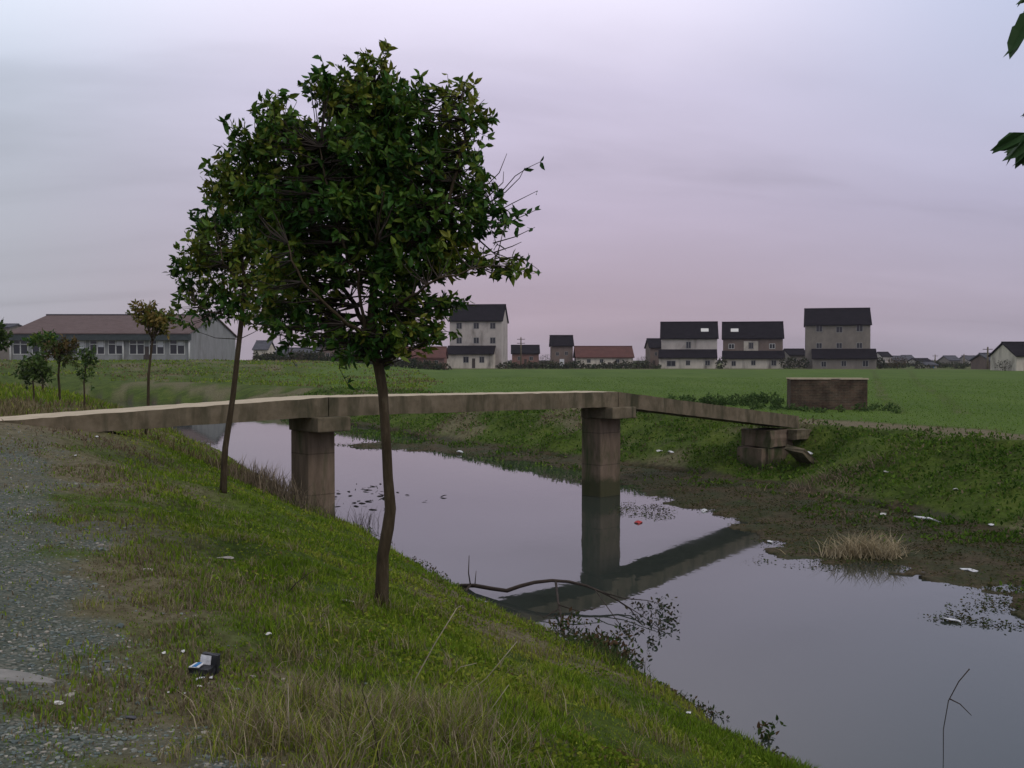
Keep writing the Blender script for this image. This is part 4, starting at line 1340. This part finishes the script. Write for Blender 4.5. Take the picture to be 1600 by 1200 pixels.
P_W = plaster('pale_plaster', (.36, .32, .29), (.46, .41, .37))
P_G = plaster('grey_plaster', (.16, .14, .118), (.235, .205, .175))
P_B = plaster('brown_brick_wall', (.13, .095, .08), (.19, .145, .12), (.10, .08, .07))
P_C = plaster('cream_plaster', (.45, .40, .33), (.56, .50, .42))
P_R = plaster('red_brick_wall', (.17, .09, .075), (.24, .13, .105), (.13, .09, .08))


def tiles(name, a, b_, sc=8.0):
    m, t, p, out = mat(name)
    v = coords(t, 'Object')
    wv_ = t.nodes.new('ShaderNodeTexWave'); wv_.inputs['Scale'].default_value = sc * .2; wv_.inputs['Distortion'].default_value = .3
    t.links.new(v, wv_.inputs['Vector'])
    n = noise(t, v, .9, 6, .65)
    c = ramp(t, n, [(.3, a), (.7, b_)])
    c = mixc(t, 1.0, c, ramp(t, wv_.outputs['Fac'], [(0, .8), (1, 1.1)]), 'MULTIPLY')
    t.links.new(c, p.inputs['Base Color'])
    p.inputs['Roughness'].default_value = .95
    p.inputs['Specular IOR Level'].default_value = .04
    bump(t, p, wv_.outputs['Fac'], .4, .05)
    return m


T_D = tiles('dark_roof_tiles', (.008, .007, .009), (.019, .016, .019))
T_R = tiles('red_roof_tiles', (.085, .042, .036), (.13, .062, .052))
T_P = tiles('purplish_roof_tiles', (.105, .074, .068), (.15, .110, .102), 12)
T_G = tiles('grey_roof_tiles', (.06, .06, .07), (.10, .10, .11))
PANE, t, p, out = mat('window_glass')
p.inputs['Base Color'].default_value = (.02, .022, .028, 1); p.inputs['Roughness'].default_value = .12; p.inputs['IOR'].default_value = 1.5
FRM = surf('window_frame', [(.3, (.20, .19, .18)), (.7, (.30, .29, .27))], 5, .7, b=0)
FRW = surf('white_window_frame', [(.3, (.42, .42, .40)), (.7, (.55, .55, .52))], 5, .6, b=0)
DOOR = surf('dark_door', [(.3, (.04, .032, .028)), (.7, (.075, .06, .05))], 3, .8, b=0)
BLUE = surf('blue_door_paint', [(.3, (.04, .18, .36)), (.7, (.07, .26, .46))], 3, .7, b=0)


def window(parent, x0, x1, z0, z1, yw, frame=None, pane=None, bars=1, blinds=None):
    f = MB()
    t_ = .09 * min(1, (x1 - x0))
    f.box(x0, x1, yw - .05, yw + .02, z0, z0 + t_); f.box(x0, x1, yw - .05, yw + .02, z1 - t_, z1)
    f.box(x0, x0 + t_, yw - .05, yw + .02, z0 + t_, z1 - t_); f.box(x1 - t_, x1, yw - .05, yw + .02, z0 + t_, z1 - t_)
    if bars:
        xm = (x0 + x1) / 2
        f.box(xm - t_ * .4, xm + t_ * .4, yw - .045, yw + .02, z0 + t_, z1 - t_)
    fo = f.build('window', frame or FRM, parent)
    g_ = MB().box(x0 + t_, x1 - t_, yw - .015, yw + .01, z0 + t_, z1 - t_).build('pane', pane or PANE, fo)
    return fo


def house(name, label, D, x0, x1, yb, ye, yr, wall, roof, depth=8, wins=(), annex=None, doors=(), sky=(), cat='house', group='houses across the field',
          rz=0, ov=.35, frame=None, chimney=None, hipcut=None):
    """facade between photo columns x0..x1 at depth D, base/eave/ridge rows yb/ye/yr"""
    a, b_ = P(x0, yb, D), P(x1, yb, D)
    cx, z0 = (a.x + b_.x) / 2, a.z
    W = (b_.x - a.x) / 2
    root = empty(name, (cx, D, z0), rz, label, cat, group)
    ea = 3.0 if annex else 0
    ze = P(x0, ye, D + ea).z - z0
    zr = P(x0, yr, D + ea + depth / 2).z - z0
    X = (lambda px, dd=0: (P(px, yb, D).x - cx) * (D + dd) / D) if rz else (lambda px, dd=0: P(px, yb, D + dd).x - cx)
    Z = lambda py, dd=0: P(x0, py, D + dd).z - z0
    y0, y1, ym = ea, ea + depth, ea + depth / 2
    if annex: W = min(-X(x0, ea), X(x1, ea))
    # walls with gables
    MB().prism([(y0, -3), (y1, -3), (y1, ze), (ym, zr - .05), (y0, ze)], -W, W).build('wall', wall, root)
    sl = (zr - ze) / (ym - y0)
    th = .22
    ro = MB()
    ro.prism([(y0 - ov, ze - ov * sl), (ym, zr), (ym, zr + th), (y0 - ov, ze - ov * sl + th)], -W - ov * .8, W + ov * .8)
    ro.prism([(ym + .001, zr), (y1 + ov, ze - ov * sl), (y1 + ov, ze - ov * sl + th), (ym + .001, zr + th)], -W - ov * .8, W + ov * .8)
    rf = ro.build('roof', roof, root)
    MB().box(-W - ov * .85, W + ov * .85, ym - .12, ym + .12, zr + th - .06, zr + th + .14).build('ridge', roof, rf)
    for (px, py, w_, h_) in sky:
        dd = ea + depth * .22
        zc = ze + sl * depth * .22 + th
        xx = X(px, dd)
        hw, hh2 = w_ / 1600 * D / 2, h_ / 1600 * D / 2
        MB().hexa([(xx - hw, dd - .45, zc - .45 * sl - .02), (xx + hw, dd - .45, zc - .45 * sl - .02), (xx + hw, dd + .45, zc + .45 * sl - .02), (xx - hw, dd + .45, zc + .45 * sl - .02),
                   (xx - hw, dd - .45, zc - .45 * sl + .08), (xx + hw, dd - .45, zc - .45 * sl + .08), (xx + hw, dd + .45, zc + .45 * sl + .08), (xx - hw, dd + .45, zc + .45 * sl + .08)]).build('skylight', DIRTY_WHITE, rf)
    for wn in wins:
        px, py, w_, h_ = wn[:4]
        dd = ea if (annex is None or py < annex[2]) else 0
        s_ = (D + dd) / 1600
        fr = wn[4] if len(wn) > 4 else frame
        window(root, X(px, dd) - w_ * s_ / 2, X(px, dd) + w_ * s_ / 2, Z(py, dd) - h_ * s_ / 2, Z(py, dd) + h_ * s_ / 2, dd, fr)
    if annex:
        ax_, bx_, yt, ybt = annex
        xa, xb = X(ax_), X(bx_)
        zt, zl = Z(yt, ea) , Z(ybt)
        MB().box(xa, xb, 0, ea - .003, -3, zl).build('annex', P_C if wall is not P_G else wall, root)
        MB().prism([(-.5, zl), (ea - .004, zt - .02), (ea - .004, zt + .15), (-.5, zl + .2)], xa - .15, xb + .15).build('porch_roof', roof, root)
    for (px, w_, h_, m2) in doors:
        dd = 0
        s_ = D / 1600
        MB().box(X(px) - w_ * s_ / 2, X(px) + w_ * s_ / 2, -.04, .02, -.4, h_ * s_).build('door', m2, root)
    if chimney:
        MB().box(W * chimney - .3, W * chimney + .3, ym - .3, ym + .3, zr, zr + 1).build('chimney', wall, rf)
    return root


house('farmhouse', 'tall pale three-storey house with dark roof, nearest the big tree crown', 208, 699, 781, 572, 501, 478, P_W, T_D, 11,
      [(714, 509, 9, 10), (741, 509, 9, 10), (767, 509, 9, 10), (714, 532, 9, 10), (741, 532, 9, 10), (767, 532, 9, 10), (728, 562, 9, 10), (753, 562, 8, 10)],
      (697, 771, 541, 554), [(740, 5, 12, DOOR)], rz=R(-6))
house('farmhouse', 'two-storey house with pale upper wall and white skylight, left of its twin', 205, 1034, 1120, 576, 528, 505, P_W, T_D, 9,
      [(1076, 539, 8, 11), (1049, 568, 14, 9), (1075, 567, 7, 8), (1105, 567, 8, 8)], (1030, 1119, 547, 560), [], [(1101, 520, 12, 3)], rz=R(-9))
house('farmhouse', 'two-storey brown brick house with a pale central panel and white skylight', 205, 1131, 1222, 576, 528, 505, P_B, T_D, 9,
      [(1144, 541, 9, 8, FRW), (1174, 540, 7, 10), (1206, 541, 9, 8, FRW), (1147, 568, 7, 8), (1177, 567, 7, 8), (1208, 567, 8, 9)], (1130, 1224, 549, 561), [], [(1149, 517, 12, 3)], rz=R(-12))
pq = P(1173, 548, 208)
hd = house('farmhouse', 'tallest grey three-storey house with dark roof, rightmost of the large houses', 200, 1262, 1358, 580, 507, 484, P_G, T_D, 10,
      [(1282, 513, 10, 11), (1312, 515, 10, 10), (1342, 513, 10, 11), (1282, 540, 9, 9), (1312, 540, 9, 9), (1342, 540, 9, 9), (1288, 569, 8, 9), (1318, 568, 8, 9), (1350, 568, 9, 10)],
      (1271, 1366, 546, 561), rz=R(-15))
house('cottage', 'brown gabled cottage left of the low red-roofed shed', 215, 862, 895, 573, 540, 526, P_B, T_D, 8, [(871, 553, 5, 6), (885, 552, 5, 6)], doors=[(878, 7, 12, WHT)])
house('long_shed', 'long low shed with reddish roof beside the brown cottage', 212, 901, 989, 575, 558, 543, P_C, T_R, 8, [(920, 564, 6, 6), (940, 564, 6, 6), (965, 564, 6, 6)], doors=[(952, 5, 9, DOOR)])
house('cottage', 'small reddish cottage between the tall pale house and the brown cottage', 240, 800, 842, 570, 552, 541, P_R, T_D, 8, [(812, 560, 6, 6), (830, 560, 6, 6)], doors=[(821, 4, 9, DOOR)])
house('cottage', 'narrow dark cottage peeking out left of the pale twin house', 222, 1016, 1034, 572, 543, 531, P_B, T_D, 8, [(1025, 553, 4, 6)], doors=[(1022, 4, 9, DOOR)])
house('cottage', 'small grey cottage between the brown brick house and the tallest house', 225, 1234, 1262, 572, 555, 547, P_G, T_D, 8, [(1242, 563, 5, 6), (1254, 563, 5, 6)], doors=[(1248, 4, 8, DOOR)])
house('cottage', 'dark two-storey house hidden behind the left crown of the big tree', 190, 498, 562, 574, 540, 524, P_B, T_D, 9, [(512, 555, 6, 7), (530, 555, 6, 7), (548, 555, 6, 7)], doors=[(540, 5, 10, DOOR)])
house('long_shed', 'low reddish shed behind the trunks, left of the dark two-storey house', 180, 428, 492, 574, 558, 546, P_R, T_G, 8, [(440, 564, 6, 6), (462, 564, 6, 6), (482, 564, 6, 6)], doors=[(452, 5, 9, DOOR)])
house('long_shed', 'low red-roofed shed just left of the tall pale house', 195, 630, 694, 576, 559, 544, P_R, T_R, 8, [(645, 566, 6, 6), (665, 566, 6, 6), (682, 566, 6, 6)], doors=[(655, 5, 9, DOOR)])
house('cottage', 'small pale cottage at the right end of the long building', 250, 396, 418, 568, 546, 534, P_C, T_G, 8, [(402, 556, 5, 6), (411, 556, 5, 6)], doors=[(407, 3, 7, DOOR)])
# hamlet on the right horizon
far = [('white distant house with dark hipped roof, leftmost of the far row', 360, 1378, 1393, 572, 557, 551, P_W, T_D),
       ('small grey far house, second in the far row', 380, 1397, 1412, 572, 563, 557, P_G, T_G),
       ('small grey-roofed far house beside an identical neighbour', 380, 1415, 1430, 572, 562, 556, P_W, T_G),
       ('low flat far building with a long dark roof', 340, 1433, 1456, 573, 565, 561, P_W, T_D),
       ('far house with purple-grey roof in the middle of the right row', 330, 1483, 1500, 574, 563, 557, P_G, T_G),
       ('pale blue-grey two-storey far house near the utility poles', 330, 1513, 1532, 574, 563, 557, P_W, T_G)]
for i, (lab, D, x0, x1, yb, ye, yr, wm, rm) in enumerate(far):
    xm = (x0 + x1) / 2
    house('distant_house', lab, D, x0, x1, yb, ye, yr, wm, rm, 8, [(xm - 4, (ye + yb) / 2 - 1, 3, 4), (xm + 4, (ye + yb) / 2 - 1, 3, 4)], doors=[(xm, 2.5, 5, DOOR)], group='distant hamlet on the right')
house('garage', 'small white building with a blue door on the right horizon', 215, 1447, 1464, 581, 571, 567, P_C, T_G, 6, [], doors=[(1456, 7, 9, BLUE)], group='distant hamlet on the right')
house('long_shed', 'mossy-roofed barn near the right photo edge', 190, 1547, 1583, 580, 564, 554, P_B, T_G, 8, [(1558, 571, 5, 5), (1572, 571, 5, 5)], doors=[(1565, 4, 8, DOOR)], group='distant hamlet on the right')
house('farmhouse', 'house with dark roof and whitewashed wall cut by the right photo edge', 165, 1588, 1650, 586, 556, 537, P_C, T_D, 9, [(1610, 568, 7, 8), (1630, 568, 7, 8)], doors=[(1620, 6, 12, DOOR)], group='distant hamlet on the right')
house('cottage', 'dark-gabled cottage behind the whitewashed house at the right edge', 200, 1580, 1592, 580, 554, 545, P_B, T_D, 8, [(1586, 563, 3, 5)], doors=[(1584, 3, 8, DOOR)], group='distant hamlet on the right')
house('farmhouse', 'pale green-grey building at the left photo edge behind the long one', 215, -60, 14, 566, 512, 508, P_G, T_G, 8, [(3, 535, 10, 12, FRW), (-30, 535, 10, 12, FRW)], doors=[(-15, 8, 24, DOOR)], group='buildings on the left')

# pale central panel on the brown brick house
pn = [o for o in bpy.data.objects if o.get('label', '').startswith('two-storey brown brick')][0]
s_ = 208 / 1600
xx = (P(1174, 548, 205).x - pn.location.x) * 208 / 205
zz = P(1173, 548, 208).z - pn.location.z
wl = MB()
wl.box(xx - 11 * s_, xx - 4 * s_, 2.97, 2.999, zz, zz + 15 * s_); wl.box(xx + 4 * s_, xx + 11 * s_, 2.97, 2.999, zz, zz + 15 * s_)
wl.box(xx - 4 * s_, xx + 4 * s_, 2.97, 2.999, zz, zz + 2.5 * s_); wl.box(xx - 4 * s_, xx + 4 * s_, 2.97, 2.999, zz + 13.2 * s_, zz + 15 * s_)
wl.build('pale_panel', P_C, pn)

# long single-storey building on the left
DL = 170
a0, b0 = P(18, 563, DL), P(297, 563, DL)
zb = 3.2
cx = (a0.x + b0.x) / 2
W = (b0.x - a0.x) / 2
sb = empty('long_building', (cx, DL, zb), 0, 'long single-storey building with purplish tiled roof and white-framed windows', 'building', 'buildings on the left')
dpt = 28.0
ze = P(100, 520, DL).z - zb
zr = P(100, 494, DL + dpt / 2).z - zb
MB().prism([(0, -2), (dpt, -2), (dpt, ze), (dpt / 2, zr - .1), (0, ze)], -W, W).build('wall', plaster('grey_wall', (.20, .205, .20), (.27, .275, .265), (.14, .14, .13)), sb)
sl = (zr - ze) / (dpt / 2)
ov = 1.0
ro = MB()
ro.prism([(-ov, ze - ov * sl), (dpt / 2, zr), (dpt / 2, zr + .18), (-ov, ze - ov * sl + .18)], -W - .35, W + .3)
ro.prism([(dpt / 2 + .001, zr), (dpt + ov, ze - ov * sl), (dpt + ov, ze - ov * sl + .18), (dpt / 2 + .001, zr + .18)], -W - .35, W + .3)
rf = ro.build('roof', T_P, sb)
MB().box(-W - .5, W + .45, dpt / 2 - .14, dpt / 2 + .14, zr + .1, zr + .36).build('ridge', T_D, rf)
MB().box(-W - .42, -W - .28, -ov, .0, ze - ov * sl - .05, ze - .02).build('verge', T_D, rf)
MB().box(-W - .3, W + .25, -.9, -.003, ze - 1.25, ze - ov * sl - .02).build('fascia', surf('green_grey_fascia', [(.3, (.035, .045, .045)), (.7, (.06, .07, .07))], 3), sb)
zw0, zw1 = P(100, 554, DL).z - zb, P(100, 531, DL).z - zb
LP = P
CURT = surf('pale_curtain', [(.3, (.45, .45, .47)), (.7, (.6, .6, .62))], 4, .9)
for i, px in enumerate([32, 62, 92, 122, 152, 181, 214, 245, 277]):
    xx = P(px, 540, DL).x - cx
    hw = .56 if i == 0 else .58
    f_ = MB()
    y_ = 0
    hw = 12 / 1600 * DL
    for (q0, q1, r0, r1) in ((-hw, hw, zw0, zw0 + .12), (-hw, hw, zw1 - .12, zw1), (-hw, -hw + .12, zw0 + .12, zw1 - .12), (hw - .12, hw, zw0 + .12, zw1 - .12),
                             (-.09, .09, zw0 + .12, zw1 - .12), (-hw + .12, -.09, zw1 - .80, zw1 - .66), (.09, hw - .12, zw1 - .80, zw1 - .66)):
        f_.box(xx + q0, xx + q1, -.06, .02, r0, r1)
    fo = f_.build('window', FRW, sb)
    MB().box(xx - hw + .12, xx + hw - .12, -.02, .01, zw0 + .12, zw1 - .12).build('pane', PANE, fo)
    if i in (3, 4, 5, 7, 8):
        MB().box(xx + .14, xx + hw - .2, -.04, -.024, zw0 + 1.0 + .25 * (i % 3), zw1 - .2).build('curtain', CURT, fo)
for px in (17, 193, 296):
    xx = P(px, 540, DL).x - cx
    MB().tube([(xx, -.2, -.5), (xx, -.2, ze - .9)], [.16, .16], 8).build('drainpipe', FRW, sb)
MB().box(P(230, 560, DL).x - cx - .6, P(230, 560, DL).x - cx + .6, -.05, .02, 0, 2.6).build('door', DOOR, sb)

# ------------------------------------------------------------------ poles


def pole(px, D, yt, yb, label, arms=1):
    a = P(px, yb, D); z0 = hz(a.x, a.y)
    zt = P(px, yt, D).z
    r_ = empty('utility_pole', (a.x, D, z0), 0, label, 'utility pole', 'utility poles on the horizon')
    MB().tube([(0, 0, -.5), (0, 0, (zt - z0) * .5), (0, 0, zt - z0)], [.2, .17, .13], 8).build('pole', CONC, r_)
    for i in range(arms):
        MB().box(-.9, .9, -.06, .06, zt - z0 - .5 - i * .9, zt - z0 - .38 - i * .9).build('crossarm', DSTEM, r_)


pole(1543, 190, 542, 580, 'tallest thin pole near the right edge of the horizon', 1)
pole(1539, 250, 553, 578, 'shorter pole right beside the tallest one', 1)
pole(1506, 300, 553, 575, 'slim pole between two far houses on the right', 1)
pole(1461, 330, 554, 572, 'slim pole left of the purple-roofed far house', 1)
pole(814, 230, 527, 570, 'pole above the small reddish cottage', 2)

# ------------------------------------------------------------------ hedgerow and shrubs on the field's far side


def leafmass(name, items, pal, label, cat, nlf=26, ls=.5, kind='stuff'):
    c_, s_, col_ = [], [], []
    for (x, y, r, h) in items:
        z0 = hz(x, y)
        n = int(nlf * r * h * 2) + 10
        d = rng.normal(size=(n, 3)); d /= np.linalg.norm(d, axis=1, keepdims=True)
        rr_ = rng.uniform(.3, 1, n) ** .5
        c_.append(np.array([x, y, z0 + h * .5]) + d * rr_[:, None] * np.array([r, r, h * .55]))
        s_.append(ls * rng.uniform(.5, 1.2, n))
        col_.append(pick(pal, np.clip(rng.uniform(0, 1, n) * .6 + rng.uniform(0, .4), 0, .999)))
    c_ = np.vstack(c_); s_ = np.concatenate(s_); col_ = np.vstack(col_)
    me = leaves_mesh(name, c_, rng.normal(size=(len(c_), 3)), s_, col_, .2, .5)
    return tag(obj(name, me, BLADE), label, cat, kind=kind)


HP = [(.024, .034, .018), (.036, .046, .022), (.055, .055, .03), (.07, .055, .038)]
it = []
g5 = random.Random(9)
for px in np.arange(1366, 1640, 2.6):
    D = g5.uniform(196, 320)
    q_ = P(px, 575, D)
    it.append((q_.x, D, g5.uniform(.8, 1.8), g5.uniform(.4, 1.1)))
for px in np.arange(780, 1032, 4):
    D = g5.uniform(200, 206)
    q_ = P(px, 575, D); it.append((q_.x, D, g5.uniform(.5, 1.2), g5.uniform(.4, 1.5)))
for px in np.arange(400, 700, 4):
    D = g5.uniform(172, 178)
    q_ = P(px, 575, D); it.append((q_.x, D, g5.uniform(.5, 1.3), g5.uniform(.5, 1.8)))
for px in (1126, 1228, 1238, 1256, 1368, 1376):
    q_ = P(px, 575, 202); it.append((q_.x, 202, 1.2, 2.2))
for px in np.arange(-200, 1700, 3.4):
    D = g5.uniform(420, 620)
    q_ = P(px, 575, D); it.append((q_.x, D, g5.uniform(2, 4), g5.uniform(.4, 1.6)))
leafmass('hedgerow', it, HP, 'low dark hedges and shrubs in front of the far houses', 'hedge', 22, .55)


def shrub(label, px, D, w_, h_, pal, seed):
    q_ = P(px, 575, D); z0 = hz(q_.x, q_.y)
    r_ = empty('shrub', (q_.x, q_.y, z0), 0, label, 'shrub', 'bushes at the field edge')
    n = 420
    d = rng.normal(size=(n, 3)); d /= np.linalg.norm(d, axis=1, keepdims=True)
    c_ = np.array([0, 0, h_ * .55]) + d * (rng.uniform(.2, 1, n) ** .5)[:, None] * np.array([w_, w_, h_ * .5])
    obj('crown', leaves_mesh('crown', c_, rng.normal(size=(n, 3)), rng.uniform(.25, .5, n) * w_ * .3, pick(pal, rng.uniform(0, 1, n)), .2, .5), BLADE, r_)
    MB().tube([(0, 0, -.2), (.05, 0, h_ * .5)], [.08, .04], 6).build('trunk', BARK, r_)


shrub('brownish round bush on the horizon right of the tallest house', 1402, 198, 2.2, 2.4, [(.05, .04, .02), (.08, .055, .03)], 1)
shrub('dark green bush in front of the far houses on the right', 1433, 205, 1.5, 2.0, HP, 2)
shrub('dark bush between the small reddish and the brown cottage', 852, 225, 1.6, 3.0, HP, 3)
shrub('dark low bush left of the pale twin house', 1004, 208, 1.6, 2.4, HP, 4)
shrub('dark bush at the foot of the whitewashed house', 1570, 168, 1.6, 1.7, HP, 5)
# leafy weed clumps in front of the brick enclosure
it = []
for (px, py, n_) in [(1140, 633, 14), (1180, 630, 14), (1110, 632, 8), (1225, 640, 8), (1262, 641, 4), (1340, 643, 3), (1375, 640, 3)]:
    g0 = on_ground(px, py)
    for _ in range(n_):
        it.append((g0.x + g5.gauss(0, .7), g0.y + g5.gauss(0, .8) - (.6 if n_ < 5 else 0), g5.uniform(.15, .4), g5.uniform(.2, .5) * (.6 if n_ < 5 else 1)))
leafmass('field_edge_weeds', it, [(.04, .075, .02), (.06, .10, .028), (.08, .12, .035)], 'bright leafy weeds where the field meets the far bank', 'weeds', 330, .16)

# ------------------------------------------------------------------ haze
hm = bpy.data.materials.new('haze'); hm.use_nodes = True
t = hm.node_tree; t.nodes.clear()
out = t.nodes.new('ShaderNodeOutputMaterial')
pv = t.nodes.new('ShaderNodeVolumePrincipled')
pv.inputs['Color'].default_value = (.80, .77, .85, 1)
pv.inputs['Density'].default_value = .00018
pv.inputs['Anisotropy'].default_value = .1
t.links.new(pv.outputs[0], out.inputs['Volume'])
hb = MB().box(-2600, 2600, -2600, 2600, -4.5, 40).build('haze', hm)
tag(hb, 'thin pale evening haze over the fields', kind='stuff')
